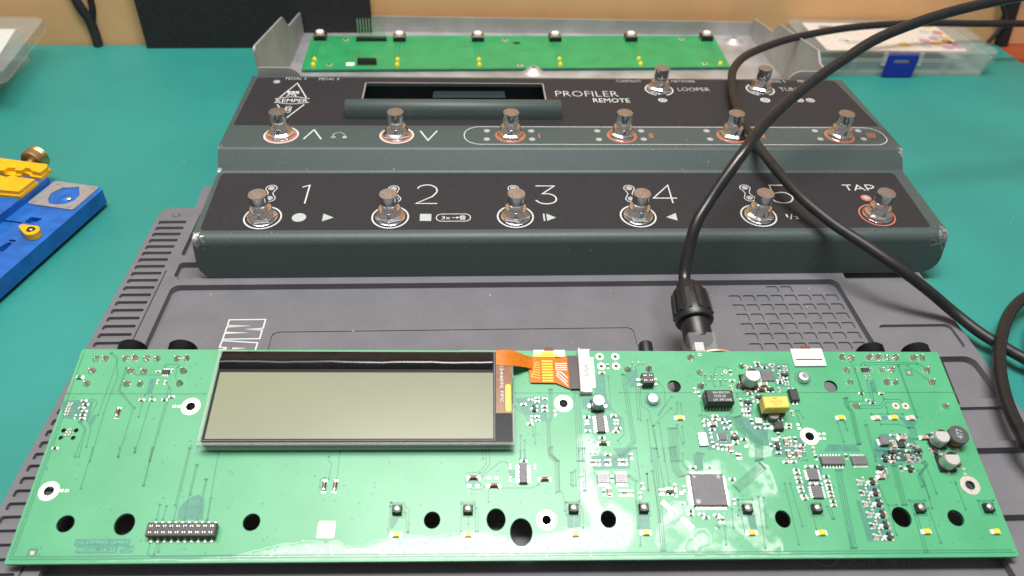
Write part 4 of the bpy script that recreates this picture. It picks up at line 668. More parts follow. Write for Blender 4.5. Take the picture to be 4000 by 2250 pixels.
# ------------------------------------------------------------------ open sheet-metal tray behind the controller
tray = thing('metal_tray', 'open grey sheet metal bottom cover with stepped side walls lying behind the foot controller', 'tray', (-2, 250, 0))
XL, XR, YB, YF, FZ = -195.2, 190.2, 327.5, 172, 13
MB().box((XL+XR)/2, (YB+YF)/2, FZ-1.5, XR-XL, YB-YF, 1.5).build('tray_floor', steel, tray)
def yz_sheet(poly, x0, x1):   # polygon given as (y,z)
    m = MB().prism(poly, x0, x1); m.v = [(z, x, y) for x, y, z in m.v]; m.f = [g[::-1] for g in m.f]; m.f = [g[::-1] for g in m.f]; return m
yz_sheet(arc_round([(YB+.2, FZ-1.4), (YB+.2, 27.2), (329, 29.4), (274.6, 36.8), (261, 49.0), (YF, 61.5), (YF, FZ-1.4)], [1, .5, 1.2, 1.5, 2, 3, 1]), XL-1.5, XL).warp(lambda x, y, z: (x-(z-FZ)*.04, y, z)).build('side_wall', steel_p, tray)
yz_sheet(arc_round([(YB+.2, FZ-1.4), (YB+.2, 25.5), (329, 27.8), (281.2, 34), (273, 43.2), (196, 53), (188, 47), (YF, 46), (YF, FZ-1.4)], [1, .5, 1.2, 1.5, 2, 3, 2, 1, 1]), XR, XR+1.5).warp(lambda x, y, z: (x+(z-FZ)*.04, y, z)).build('side_wall', steel_p, tray)
MB().add([(XL, YB, FZ-1.4), (XR, YB, FZ-1.4), (XR, YB, 24.6), (XL, YB, 26.6), (XL, YB+1.5, FZ-1.4), (XR, YB+1.5, FZ-1.4), (XR, YB+1.5, 24.6), (XL, YB+1.5, 26.6)], [(0, 1, 2, 3), (7, 6, 5, 4), (3, 2, 6, 7), (0, 4, 5, 1), (0, 3, 7, 4), (1, 5, 6, 2)]).build('back_wall', steel_p, tray)
for xa, xb in ((XL-2.8, XL+26), (XR+2.5, XR-26)):
    t_ = MB().prism(arc_round([(xa, FZ-1), (xa, 48), (xb, 48), (xb, FZ-1)], [0, 2, 9, 0], 6), 0, 1.4); t_.v = [(x, YF-1.6+z, y) for x, y, z in t_.v]; t_.f = [g[::-1] for g in t_.f]; t_.build('front_tab', steel_p, tray)
for x, y, z in W['boss']: MB().lathe(x, y, [(9, FZ), (6.5, FZ+1.2), (4, FZ+3.4), (3.2, FZ+3.8), (1.5, FZ+3.8), (1.4, FZ+1)], 20).build('screw_boss', steel, tray, 40)
for x, y in ((-180, 185), (176, 185), (-180, 315), (176, 315)): MB().lathe(x, y, [(7, .15), (7.5, 8), (7.5, FZ-1.5)], 16).build('rubber_foot', black_pl, tray, 40)

strip = thing('switch_board', 'long narrow green circuit board with six white push buttons lying in the metal tray', 'circuit board', (-16, 281, 13))
ST = W['strip']; ST2 = [(p[0], p[1]) for p in (ST[1], ST[2], ST[3], ST[0])]
MB().prism(ST2, 13.9, 15.5, 0, 1).build('board_base', [strip_g, edge_g], strip)
SA = math.degrees(math.atan2(ST2[1][1]-ST2[0][1], ST2[1][0]-ST2[0][0]))
tb_body = MB().box(0, 0, 0, 10, 9, 4.6, 0, 0, .5).box(0, 0, 4.5, 8.6, 7.6, .35, 1)
for sx in (-5, 5): tb_body.box(sx, -2.4, 0, .8, 1.2, 2.6, 2).box(sx, 2.4, 0, .8, 1.2, 2.6, 2)
tbm = tb_body.mesh('b', [black_pl, brass, tin], None, (0, 0, 0)); tbb = MB().lathe(0, 0, [(3.2, 0), (3.2, 1.6), (2.7, 2.1), (.1, 2.2)], 20).mesh('b2', white_pl, 35, (0, 0, 0))
for x, y, z in W['s_btn']:
    o = place('push_button', tbm[0], (x, y, 15.5), strip, R(SA)); c_ = bpy.data.objects.new('button_cap', tbb[0]); col.objects.link(c_); c_.parent = o; c_.location = (0, 0, 4.85*MM)
lm_ = MB().lathe(0, 0, [(1.7, 0), (1.7, .8), (1.3, 2.0), (.5, 2.6), (.05, 2.7)], 14).mesh('l', yellow_led, 50, (0, 0, 0))
for x, y, z in W['s_led']: place('led', lm_[0], (x, y, 15.5), strip)
rp_ = MB().ring(0, 0, .9, 2.6, .05, 22, 0).lathe(0, 0, [(1.4, .05), (1.2, .7), (.2, .9)], 14, 1).mesh('r', [white_pad, solder], 40, (0, 0, 0))
for i, (x, y, z) in enumerate(W['s_pad']):
    if i != 4: place('mounting_pad', rp_[0], (x, y, 15.5), strip)
x, y, z = W['s_hole'][0]; MB().disc(x, y, 3.2, 15.56, 20, 0, 2.6).build('slot_hole', dark, strip)
a, b = W['s_hdr'][0], W['s_hdr'][1]; hb = MB().box((a[0]+b[0])/2, (a[1]+b[1])/2+1.5, 15.5, 24.5, 4.6, 2.6, 0, SA); hb.build('pin_header', black_pl, strip)
for i in range(10):
    for j in range(2):
        px = a[0]+1.2+i*2.32; py = a[1]+.6+j*2.3; MB().box(px, py, 16.1, .5, .5, 17.5).build('pin', solder, strip)
a, b = W['s_hdr2']; hs = MB().box((a[0]+b[0])/2, a[1]+1.8, 15.5, 14.6, 4.4, 4.2, 0, SA).build('socket_header', black_pl, strip)
for i in range(6): MB().box(a[0]+1.5+i*2.3, a[1]+5, 15.5, .8, 1.6, 1.2).box(a[0]+1.5+i*2.3, a[1]-1.2, 15.5, .8, 1.4, .9).build('pin', brass, strip)
x, y, z = W['s_lab'][0]; MB().box(x, y, 15.5, 6.4, 6, .15, 0, SA).build('paper_label', paper, strip)
for x, y, z in W['s_smd']: MB().box(x, y, 15.5, 1.0, 2.0, .9, 0).box(x, y+1, 15.5, 1.05, .6, 1.0, 1).box(x, y-1, 15.5, 1.05, .6, 1.0, 1).build('chip_component', [ceramic, tin], strip)
tr2 = MB()
for x, y, z in W['s_btn']:
    for dx in (-2, 1): tr2.ribbon([(x+dx, y-6), (x+dx-.3, y-22), (x+dx, y-38)], .5, 15.53)
tr2.build('traces', trace_m, strip, kind='stuff')

# ------------------------------------------------------------------ main circuit board
c_, s_ = math.cos(R(-1.448)), math.sin(R(-1.448)); ti = R(14.639)
U = Vector((c_, s_, 0)); V0 = Vector((-s_, c_, 0)); V = V0*math.cos(ti)+Vector((0, 0, math.sin(ti))); Nn = U.cross(V); O = Vector((-224.194, -167.073, 9.5))*MM
BM = Matrix(((U.x, V.x, Nn.x, O.x), (U.y, V.y, Nn.y, O.y), (U.z, V.z, Nn.z, O.z), (0, 0, 0, 1)))
pcb = thing('main_circuit_board', 'wide green circuit board in front with grey display, white residue stains and many chips', 'circuit board', None, matrix=BM)
BW, BD = 368.4, 88.8
holes = [ell(u, v, a, b, 28) for u, v, a, b in HOLE if a > 1.2]+[ell(u, v, a, b, 10) for u, v, a, b in HOLE if a <= 1.2]+[ell(u, v, 1.85, 1.85, 18) for u, v in MOUNT]
bout = arc_round([(0, 0), (BW, 0), (BW, BD), (0, BD)], .8, 3)
grid = []
stp = 1.9
for i in range(1, int(BW/stp)):
    for j in range(1, int(BD/stp)):
        p = (i*stp+(j % 2)*.8, j*stp+.3)
        if p[0] < BW-.6 and p[1] < BD-.6 and not any(abs(p[0]-h[0][0]) < 12 and inside(p, h) for h in holes): grid.append(p)
vs, ts = cdt([bout]+holes, grid)
nv = len(vs); board = MB(); board.v = [(x, y, 0) for x, y in vs]+[(x, y, -1.6) for x, y in vs]; ec = {}
hb_ = [(min(p[0] for p in h), max(p[0] for p in h), min(p[1] for p in h), max(p[1] for p in h), h) for h in holes]
for t in ts:
    cx = sum(vs[i][0] for i in t)/3; cy = sum(vs[i][1] for i in t)/3
    if any(h[0] < cx < h[1] and h[2] < cy < h[3] and inside((cx, cy), h[4]) for h in hb_): continue
    a_ = (vs[t[1]][0]-vs[t[0]][0])*(vs[t[2]][1]-vs[t[0]][1])-(vs[t[1]][1]-vs[t[0]][1])*(vs[t[2]][0]-vs[t[0]][0])
    if a_ < 0: t = t[::-1]
    board.f.append(tuple(t)); board.m.append(0); board.f.append(tuple(nv+i for i in t[::-1])); board.m.append(1)
    for q in range(3): ec.setdefault((min(t[q], t[(q+1) % 3]), max(t[q], t[(q+1) % 3])), []).append((t[q], t[(q+1) % 3]))
for e in ec.values():
    if len(e) == 1: i, j = e[0]; board.f.append((i, nv+i, nv+j, j)); board.m.append(1)
me, c = board.mesh('board_base', [pcb_m, edge_g])
at = me.attributes.new('residue', 'FLOAT', 'POINT')
def segd(p, poly):
    d = 1e9; n = len(poly)
    for i in range(n):
        ax_, ay_ = poly[i]; bx2, by2 = poly[(i+1) % n]; dx, dy = bx2-ax_, by2-ay_; L2 = dx*dx+dy*dy or 1e-9
        t = max(0, min(1, ((p[0]-ax_)*dx+(p[1]-ay_)*dy)/L2)); d = min(d, math.hypot(p[0]-ax_-dx*t, p[1]-ay_-dy*t))
    return d
rb = [(min(p[0] for p in q)-3, max(p[0] for p in q)+3, min(p[1] for p in q)-3, max(p[1] for p in q)+3, q, a) for a, q in RESIDUE]
vals = []
for x, y in vs:
    r = 0.
    for x0, x1, y0, y1, q, a in rb:
        if x0 < x < x1 and y0 < y < y1:
            d = segd((x, y), q); d = d if inside((x, y), q) else -d
            wgt = max(0, min(1, .5+d/3.0)); r = max(r, a*wgt) if a > 0 else r*(1-wgt)
    vals.append(r)
at.data.foreach_set('value', vals+vals)
place('board_base', me, c, pcb)
tm = MB()
for p in TEAL: tm.flat(p, .03)
tm.build('unplated_areas', teal_gap, pcb, kind='stuff')
tm = MB()
for p in TRACE:
    tm.ribbon(p, .27, .05)
    for e in (p[0], p[-1]): tm.disc(*e, .5, .052, 8)
for p in ([(1.3, 1.6), (BW-1.3, 1.6)], [(1.3, 1.6), (1.3, BD-1)], [(2.2, 2.5), (BW-2, 2.5)], [(2.2, 2.5), (2.2, 60)]): tm.ribbon(p, .3, .05)
tm.build('traces', trace_m, pcb, kind='stuff')
vm = MB(); cnt = 0
while cnt < 330:
    u, v = rng.uniform(3, BW-3), rng.uniform(3, BD-2)
    if 56 < u < 184 and v > 41: continue
    if any((u-h[0])**2+(v-h[1])**2 < 30 for h in HOLE): continue
    vm.disc(u, v, rng.uniform(.2, .34), .056, 7); cnt += 1
vm.build('via_dots', trace_m, pcb, kind='stuff')
# mounting pads and joints
mp = MB().ring(0, 0, 1.88, 3.85, .06, 32, 0).ring(0, 0, 1.87, 2.15, .09, 24, 1).mesh('m', [white_pad, tin], None, (0, 0, 0))
for u, v in MOUNT: place('mounting_pad', mp[0], (u, v, 0), pcb)
for u, v, r1, r0 in RINGPAD: MB().ring(u, v, r0, r1, .07, 24).disc(u, v, r0, .06, 14, 1).build('ring_pad', [white_pad, dark], pcb)
js = []
for i in range(4):
    a = rng.uniform(-.5, .5); b = rng.uniform(-.5, .5)
    js.append(MB().lathe(0, 0, [(1.6, .03), (1.45, .4), (1.1, .95), (.65, 1.6), (.45, 2.3), (.1, 2.5)], 14).warp(lambda x, y, z: (x+a*z*.5, y+b*z*.5, z)).mesh('j', solder, 50, (0, 0, 0)))
for i, (u, v) in enumerate(JOINT): place('solder_joint', js[i % 4][0], (u, v, 0), pcb, rng.uniform(0, 6))
jd = MB().lathe(0, 0, [(.62, .03), (.5, .35), (.25, .6), (.05, .65)], 10).mesh('j', solder, 50, (0, 0, 0))
for u, v in DOTJ: place('solder_dot', jd[0], (u, v, 0), pcb)
# small surface-mount parts
def two_term(L_, W_, H_, body, cap=.3):
    m = MB().box(0, 0, .05, L_-2*cap+.02, W_*.96, H_, 0)
    for s2 in (-1, 1): m.box(s2*(L_/2-cap/2), 0, .05, cap, W_, H_+.03, 1, 0, .05).box(s2*(L_/2+.12), 0, .02, .55, W_*1.1, .18, 1)
    return m.mesh('smd', [body, tin], None, (0, 0, 0))[0]
def sot():
    m = MB().box(0, 0, .1, 2.8, 1.4, 1.0, 0, 0, .12)
    for x, y in ((-.95, -1.05), (.95, -1.05), (0, 1.05)): m.box(x, y, .03, .5, .8, .35, 1)
    return m.mesh('sot', [black_ch, tin], None, (0, 0, 0))[0]
def melf():
    m = MB(); m.tube([(-1.25, 0, .75), (1.25, 0, .75)], .7, 10, 0); m.tube([(-1.9, 0, .75), (-1.2, 0, .75)], .78, 10, 1); m.tube([(1.2, 0, .75), (1.9, 0, .75)], .78, 10, 1)
    for s2 in (-1, 1): m.box(s2*2.0, 0, .02, 1.1, 1.6, .2, 1)
    return m.mesh('melf', [red_glass, tin], 40, (0, 0, 0))[0]
SM = {'c': [two_term(1.7, .9, .75, ceramic), two_term(1.7, .9, .55, ceramic_g), two_term(1.7, .9, .5, black_ch)], 'd': [two_term(1.2, .65, .5, ceramic_g), two_term(1.2, .65, .5, ceramic)], 'e': [two_term(3.0, 1.6, 1.3, ceramic, .5)], 'k': [sot()], 'm': [melf()], 'p': [MB().box(0, 0, .02, 1.35, 1.15, .18, 0, 0, .06).mesh('pad', tin, None, (0, 0, 0))[0]], 'w': [MB().box(0, 0, .05, 2.8, 2.4, 1.1, 0, 0, .15).mesh('w', white_pl, None, (0, 0, 0))[0]], 'g': [two_term(2.6, 1.4, .8, edge_g, .5)]}
SN = {'c': 'chip_component', 'd': 'tiny_chip_component', 'e': 'large_chip_component', 'k': 'transistor', 'm': 'glass_diode', 'p': 'solder_pad', 'w': 'white_crystal', 'g': 'green_inductor'}
for i, (u, v, t_) in enumerate(SMD):
    k_ = t_.lower(); ms = SM[k_]; place(SN[k_], ms[(i*7) % len(ms)], (u, v, 0), pcb, (R(90) if t_.isupper() else 0)+R(rng.uniform(-3, 3)))
# leds and small tactile domes
for kind_, mt in ((0, yellow_led), (1, pink_led)):
    lm = MB().box(0, 0, .05, 3.0, 1.8, .5, 1).box(.15, 0, .5, 2.1, 1.75, .8, 0, 0, .15).box(-1.75, 0, .03, .9, 1.7, .25, 2).box(1.75, 0, .03, .6, 1.7, .25, 2).lathe(.15, 0, [(.55, 1.25), (.5, 1.36), (.05, 1.38)], 12, 0).mesh('led', [mt, white_pl, tin], None, (0, 0, 0))[0]
    for u, v, q in LED:
        if q == kind_: place('led', lm, (u, v, 0), pcb)
td = MB().box(0, 0, .05, 3.6, 3.2, 2.2, 0, 0, .4).mesh('td', black_pl, None, (0, 0, 0))[0]
dm = MB().lathe(0, 0, [(1.45, 0), (1.3, .28), (.9, .5), (.3, .6), (.05, .6)], 18).mesh('dm', solder, 60, (0, 0, 0))[0]
for u, v in TACT:
    o = place('infrared_dome', td, (u, v, 0), pcb); o.name = 'domed_component'
    d_ = bpy.data.objects.new('metal_dome', dm); col.objects.link(d_); d_.parent = o; d_.location = (0, 0, 2.25*MM)
    MB().ribbon([(u-2.6, v-2.6), (u+2.6, v-2.6), (u+2.6, v+2.6), (u-2.6, v+2.6)], .2, .06, 0, True).build('outline_trace', trace_m, pcb)
# chips
def chip(key, name, h, m, px=0, py=0, pl=.9, pw=.35, ph=.5, bev=.2, txt=None, tm_=None, z0=.1, grow=0, ts_=1.):
    u, v, sx, sy, ang = CHIP[key]; sx += grow; sy += grow
    mb_ = MB().box(0, 0, z0, sx, sy, h-z0, 0, 0, bev)
    if txt:
        for i, line in enumerate(txt): mb_.text(line[0], line[1]*sx, line[2]*sy, line[3]*sx, line[4]*sy, h+.02, 1)
    me2, _ = mb_.mesh(name, [m, tm_ or grey_ink], None, (0, 0, 0)); o = place(name, me2, (u, v, 0), pcb, R(ang))
    if px or py:
        pm = MB()
        for i in range(px):
            x = (-.5+(i+.5)/px)*sx*.94
            for sg in (-1, 1): pm.box(x, sg*(sy/2+pl/2), .03, pw, pl, ph*.35).box(x, sg*(sy/2+.12), .03, pw, .26, ph)
        for i in range(py):
            y = (-.5+(i+.5)/py)*sy*.94
            for sg in (-1, 1): pm.box(sg*(sx/2+pl/2), y, .03, pl, pw, ph*.35).box(sg*(sx/2+.12), y, .03, .26, pw, ph)
        p2, _ = pm.mesh('pins', tin, None, (0, 0, 0)); q = bpy.data.objects.new('pins', p2); col.objects.link(q); q.parent = o; q['kind'] = 'stuff'
    return o
chip('soic_a', 'logic_chip', 1.6, grey_ch, py=7, pl=1.3, pw=.5, ph=.8)
chip('soic_b', 'logic_chip', 1.6, grey_ch, py=7, pl=1.3, pw=.5, ph=.8)
o = chip('tqfp', 'processor_chip', 1.45, grey_ch, px=30, py=30, pl=1.2, pw=.2, ph=.6)
for sx, sy, rr in ((-.38, .4, .55), (.36, .4, .8), (-.37, -.37, .95)):
    dmb = MB().disc(0, 0, rr, 0, 18).mesh('d', mat('chip_mark', (.30, .29, .31), .35), None, (0, 0, 0))[0]; q = bpy.data.objects.new('moulded_dimple', dmb); col.objects.link(q); q.parent = o; q.location = (sx*12.8*MM, sy*12.8*MM, 1.47*MM)
for kk in ('ssop_a', 'ssop_b'): chip(kk, 'driver_chip', 1.2, mat('chip_pale', (.38, .38, .40), .4), px=8, pl=1.1, pw=.3, ph=.6, txt=[('HC595', 0, .27, .62, .16), ('MGW5A', 0, 0, .66, .16), ('SGH4T', .02, -.27, .6, .16)], tm_=grey_ch)
chip('magnetics', 'network_transformer', 5.5, black_pl, px=8, pl=.9, pw=.4, ph=1.4, bev=.5, txt=[('WE-MIDCOM', .06, .28, .62, .17), ('7333-30', .0, 0, .44, .17), ('LF1 MT1445', .08, -.28, .66, .17)], tm_=white_ink)
# yellow transformer: ferrite core with tape, bobbin and pins
u, v, sx, sy, ang = CHIP['transformer']; tf = MB().box(0, 0, 3.4, sx, sy, 5.1, 0, 0, .35)
tf.text('WE', -.3, 1.55, 1.9, 1.0, 8.53, 1).text('750370266', .2, .1, 5.2, .8, 8.53, 1).text('MD1513', .6, -1.1, 3.6, .8, 8.53, 1)
me2, _ = tf.mesh('power_transformer', [yel_tr, mat('olive_ink', (.16, .12, .04), .5)], None, (0, 0, 0)); o = place('power_transformer', me2, (u, v, 0), pcb, R(ang))
for nm, mbq, mm in (('bobbin', MB().box(0, 0, .6, sx*.94, sy*1.18, 2.7, 0, 0, .3), black_pl), ('core_leg', MB().lathe(0, -sy*.5, [(2.3, .9), (2.3, 3.2), (1.9, 3.3)], 20), mat('ferrite', (.22, .21, .20), .4))):
    q = bpy.data.objects.new(nm, mbq.mesh(nm, mm, 40, (0, 0, 0))[0]); col.objects.link(q); q.parent = o
pm = MB()
for i in range(6):
    for sg in (-1, 1): pm.box((i-2.5)*1.6, sg*(sy*.6+.7), .03, .7, 1.6, .4).box((i-2.5)*1.6, sg*(sy*.6+.1), .03, .6, .5, 1.4)
q = bpy.data.objects.new('pins', pm.mesh('pins', tin, None, (0, 0, 0))[0]); col.objects.link(q); q.parent = o; q['kind'] = 'stuff'
chip('qfn_a', 'power_chip', .95, grey_ch, px=8, py=8, pl=.3, pw=.3, ph=.2, bev=.08)
chip('opto', 'optocoupler', 2.2, black_ch, px=2, pl=1.2, pw=.7, ph=1.0, bev=.3)
chip('qfn_b', 'network_chip', .95, grey_ch, px=6, py=6, pl=.35, pw=.25, ph=.2, bev=.08)
chip('crystal', 'metal_crystal', 1.05, tin, bev=.15)
chip('sma', 'rectifier_diode', 2.2, black_ch, py=1, pl=.9, pw=1.6, ph=.6, bev=.25)
chip('so14', 'shift_register_chip', 1.6, grey_ch, px=7, pl=1.2, pw=.5, ph=.8)
chip('tssop', 'shift_register_chip', 1.1, grey_ch, px=10, pl=1.0, pw=.3, ph=.6, bev=.12)
chip('msop_a', 'amplifier_chip', 1.1, grey_ch, py=6, pl=1.1, pw=.35, ph=.6, bev=.12)
chip('msop_b', 'amplifier_chip', 1.1, grey_ch, py=6, pl=1.1, pw=.35, ph=.6, bev=.12)
chip('inductor_box', 'square_inductor', 2.0, mat('ferrite_grey', (.16, .16, .165), .4, .3), py=1, pl=.7, pw=2.6, ph=.5, bev=.2)
chip('power_ic', 'regulator_chip', 1.1, black_ch, py=5, pl=.7, pw=.3, ph=.5, bev=.12)
for kk in ('sot6_a', 'sot6_b'): chip(kk, 'regulator_chip', 1.0, black_ch, px=3, pl=.8, pw=.45, ph=.6, bev=.12)
# headers
def header(key, nx, ny, h, name):
    u, v, sx, sy, ang = CHIP[key]; mb_ = MB().box(0, 0, .6, sx, sy, h-.6, 0, 0, .12); pts = []
    for i in range(nx):
        for j in range(ny):
            x = (-.5+(i+.5)/nx)*sx*.98; y = (-.5+(j+.5)/ny)*sy*.96; w_ = sx/nx*.56; d_ = sy/ny*.62
            mb_.box(x, y, h-.01, w_, d_, .03, 1); mb_.box(x-w_*.28, y, h+.01, w_*.13, d_*.5, .05, 2).box(x+w_*.28, y, h+.01, w_*.13, d_*.5, .05, 2)
    me2, _ = mb_.mesh(name, [mat('header_plastic', (.05, .045, .045), .45), dark, tin], None, (0, 0, 0)); o = place(name, me2, (u, v, 0), pcb, R(ang))
    pm = MB()
    for i in range(nx):
        for sg in (-1, 1):
            if ny == 2: x = (-.5+(i+.5)/nx)*sx*.98; pm.box(x, sg*(sy/2+.5), .03, .75, 1.6, .4).box(x, sg*(sy/2+.05), .03, .6, .5, 1.1)
    if nx == 2:
        pm = MB()
        for j in range(2):
            for sg in (-1, 1): pm.box(sg*(sx/2+.8), (-.25+.5*j)*sy, .03, 2, .8, .4)
    q = bpy.data.objects.new('pins', pm.mesh('pins', tin, None, (0, 0, 0))[0]); col.objects.link(q); q.parent = o; q['kind'] = 'stuff'
header('header20', 10, 2, 3.6, 'socket_strip'); header('header4', 2, 2, 4.0, 'socket_block')
# electrolytic capacitors, inductor, screws
def ecap(u, v, r, h, name='electrolytic_capacitor', topm=None, rot=0, dark_f=.3):
    mb_ = MB().box(0, 0, .1, 2*r+.5, 2*r+.5, 1.2, 0, 0, .3).lathe(0, 0, [(r, 1.2), (r, 1.9), (r*.93, 2.2), (r, 2.5), (r, h-.4), (r*.9, h)], 26, 1)
    n = 20; y0 = r*.86*dark_f; a0 = math.asin(dark_f)
    mb_.disc(0, 0, r*.9, h+.01, 26, 2); mb_.add([(r*.88*math.cos(a0+(math.pi-2*a0)*i/n), r*.88*math.sin(a0+(math.pi-2*a0)*i/n), h+.03) for i in range(n+1)], [tuple(range(n+1))], 3)
    mb_.box(0, -r-.6, .03, 1.2, 1.6, .3, 2).box(0, r+.6, .03, 1.2, 1.6, .3, 2)
    me2, _ = mb_.mesh(name, [black_pl, steel, topm or tin, black_pl], 35, (0, 0, 0)); return place(name, me2, (u, v, 0), pcb, R(rot))
ecap(*ECAP[0], 2.45, 5.6, dark_f=.93, rot=-90); ecap(*ECAP[1], 3.25, 7.2, dark_f=.55); ecap(*ECAP[2], 3.0, 6.2, dark_f=.7); ecap(*ECAP[3], 3.1, 6.2, dark_f=.5)
u, v = IND; mi_ = MB().lathe(0, 0, [(3.9, .1), (3.9, 1.2), (3.2, 1.3)], 24, 0).lathe(0, 0, [(3.5, 1.3), (3.5, 3.6)], 24, 1, False).lathe(0, 0, [(3.2, 3.6), (4.0, 3.7), (4.0, 5.3), (3.8, 5.6)], 24, 0).text('477', .2, .2, 4.2, 2.4, 5.63, 2, 80).box(0, -4.4, .03, 2, 1.4, .4, 3)
place('drum_inductor', mi_.mesh('ind', [mat('ferrite_dark', (.075, .07, .075), .4), copper, grey_ink, tin], 35, (0, 0, 0))[0], (u, v, 0), pcb)
MB().tube([(356.2, 36.3, 1.0), (358.8, 36.1, 1.0)], .8, 10).build('glass_diode', copper, pcb, 40)
for u, v in SCREW:
    MB().ring(u, v, 1.6, 3.7, .065, 28).build('screw_land', teal_gap, pcb)
    sm = MB().lathe(u, v, [(2.5, .07), (2.6, .5), (2.5, 1.6), (2.0, 2.3), (1.4, 2.4)], 24, 0).disc(u, v, 1.25, 2.42, 6, 1)
    sm.build('screw', [tin, mat('screw_socket', (.25, .25, .26), .4, 1.)], pcb, 35)
# stickers, tape and test marks
def sheet(key, name, m, h0, h, r=.3, **k):
    u, v, sx, sy, ang = CHIP[key]; mb_ = MB().prism(rrect(-sx/2, -sy/2, sx/2, sy/2, r, 3), h0, h); return place(name, mb_.mesh(name, m, None, (0, 0, 0))[0], (u, v, 0), pcb, R(ang), **k)
sheet('label', 'square_sticker', paper, .06, .2, .5); sheet('stick', 'white_flex_socket', white_pl, .1, 1.0, .3); sheet('stick2', 'white_tape', paper, .7, .9)
u, v, sx, sy, ang = CHIP['stick']; MB().box(u, v-1.2, 1.0, sx*.84, .6, .2).build('latch_slot', kapton_d, pcb); MB().box(u, v+sy/2+.6, .5, 4.2, 1.6, .5).build('brown_tab', kapton_d, pcb)
u2, v2, sx2, sy2, a2 = CHIP['stick2']; MB().box(u2, v2+sy2/2+.4, .5, 4.2, 1.6, .5).build('brown_tab', kapton_d, pcb); MB().text('D-45AMH', u2-.3, v2+.9, 4.6, .7, .93).build('tape_lettering', grey_ch, pcb)
MB().box(u2-1.5, v2-1.2, .92, sx2*.82, 1.2, .08, 0).box(u2-.8, v2+.1, .92, 5, 1.5, .06, 0).build('yellow_tape', mat('yellow_film', (.85, .75, .02), .35), pcb)
for kk in ('tape_a', 'tape_b'): sheet(kk, 'bare_copper_strip', mat('bright_foil', (.84, .80, .78), .45, .3), .06, .25, .2)
for kk in ('fid_a', 'fid_b'):
    u, v, sx, sy, ang = CHIP[kk]; MB().box(u, v, .035, sx, sy, .025, 0, ang).box(u, v, .05, 1.4, 1.3, .05, 1).build('test_mark', [teal_gap, beige], pcb)
for kk, tx in (('txt1', '(c) KEMPER GMBH'), ('txt2', 'PEDAL 1A 22'), ('txt3', 'TOP')):
    u, v, sx, sy, ang = CHIP[kk]; MB().box(u, v, .03, sx, sy, .02, 0, ang).text(tx, u, v, sx*.92, sy*.62, .06, 1).build('board_lettering', [teal_gap, mat('faint_mask_text', (.10, .42, .28), .4)], pcb)
# display module
L0 = LCD['out']
lx0, lx1, ly0, ly1 = 59.0, 181.2, 42.3, 85.2
MB().box((lx0+lx1)/2-.5, (ly0+ly1)/2, 1.2, lx1-lx0-4, ly1-ly0-3, 3.6).build('display_backlight', black_pl, pcb)
fr = MB()
for a, b, c_, d_ in ((lx0, ly0, lx1, ly0+1.3), (lx0, ly0+1.3, lx0+1.4, ly1), (lx1-.9, ly0+1.3, lx1, 60), (lx1-.9, 72, lx1, 80), (lx0+1.4, ly1-.9, lx0+12, ly1), (lx1-22, ly1-.7, lx1-8, ly1+.2)): fr.box((a+c_)/2, (b+d_)/2, 2.0, c_-a, d_-b, 4.2, 0, 0, .25)
disp = MB().prism(rrect(60.6, 43.5, 180.7, 84.5, .8), 4.8, 5.8).build('display_panel', lcd_black, pcb)
q, cc_ = MB().prism(rrect(61.8, 45.0, 172.8, 74.4, .3), 5.8, 6.05).mesh('screen_glass', lcd_glass); place('screen_glass', q, cc_, disp)
bar = MB(); nseg = 22; prf = [(76.0, 5.8), (76.4, 6.5), (77.6, 7.3), (79.0, 7.6), (80.6, 7.2), (81.6, 6.6), (83.8, 6.2), (84.3, 5.8)]
for i in range(nseg+1):
    x = 61+(172.6-61)*i/nseg; wv = .25*math.sin(i*.9)+.15*math.sin(i*2.3)
    bar.v += [(x, y+(wv*.5 if 0 < k_ < 7 else 0), z+(wv*.35 if 0 < k_ < 7 else 0)) for k_, (y, z) in enumerate(prf)]
for i in range(nseg): bar.f += [(i*8+k_, (i+1)*8+k_, (i+1)*8+k_+1, i*8+k_+1) for k_ in range(7)]
bar.m = [0]*len(bar.f); q, cc_ = bar.mesh('black_tape', mat('gloss_black_tape', (.008, .008, .009), .16, nz=(300, .3), spec=.35), 180); place('black_tape', q, cc_, disp)
q, cc_ = fr.mesh('clear_frame', clear_ac); place('clear_frame', q, cc_, disp)
q, cc_ = MB().box(173.35, 64, 5.8, .35, 40, .35).box(117, 44.3, 5.8, 112, .35, .3).mesh('bezel_line', grey_ch); place('bezel_line', q, cc_, disp)
# flex cable from the display to its socket
MB().prism([(173.9, 55.9), (180.4, 55.9), (180.6, 84.3), (173.9, 84.3)], 5.9, 6.1).text('E344095 FPC', 176.3, 69.5, 17.5, 1.3, 6.14, 1, -90).build('flex_tail', [kapton_d, white_ink], pcb)
MB().prism(rrect(177.8, 56.6, 180.0, 68.9, .8), 6.1, 6.2).build('flex_gold', kapton_y, pcb)
fx = MB(); wv_ = [(174, 85, 78, 6.25), (177, 85.2, 77.6, 6.4), (181, 85.2, 77.6, 6.3), (184, 84.8, 78.2, 4.8), (187, 84.8, 79, 2.6), (189.5, 85, 79, 1.1)]
for x, a, b, z in wv_: fx.v += [(x, a, z), (x, b, z), (x, a, z-.15), (x, b, z-.15)]
for i in range(len(wv_)-1):
    b = 4*i; fx.f += [(b, b+1, b+5, b+4), (b+2, b+6, b+7, b+3), (b, b+4, b+6, b+2), (b+1, b+3, b+7, b+5)]
fx.m = [0]*len(fx.f); fx.build('flex_tail', kapton, pcb, 60)
fe = MB().prism(FLEXPOLY, .75, .95, 0)
for i in range(8): fe.box(196.2-.35, 83.0-i*1.35, .95, 4.6, .75, .06, 1)
for l in FLEXLINES: fe.ribbon(l, .5, .99, 2)
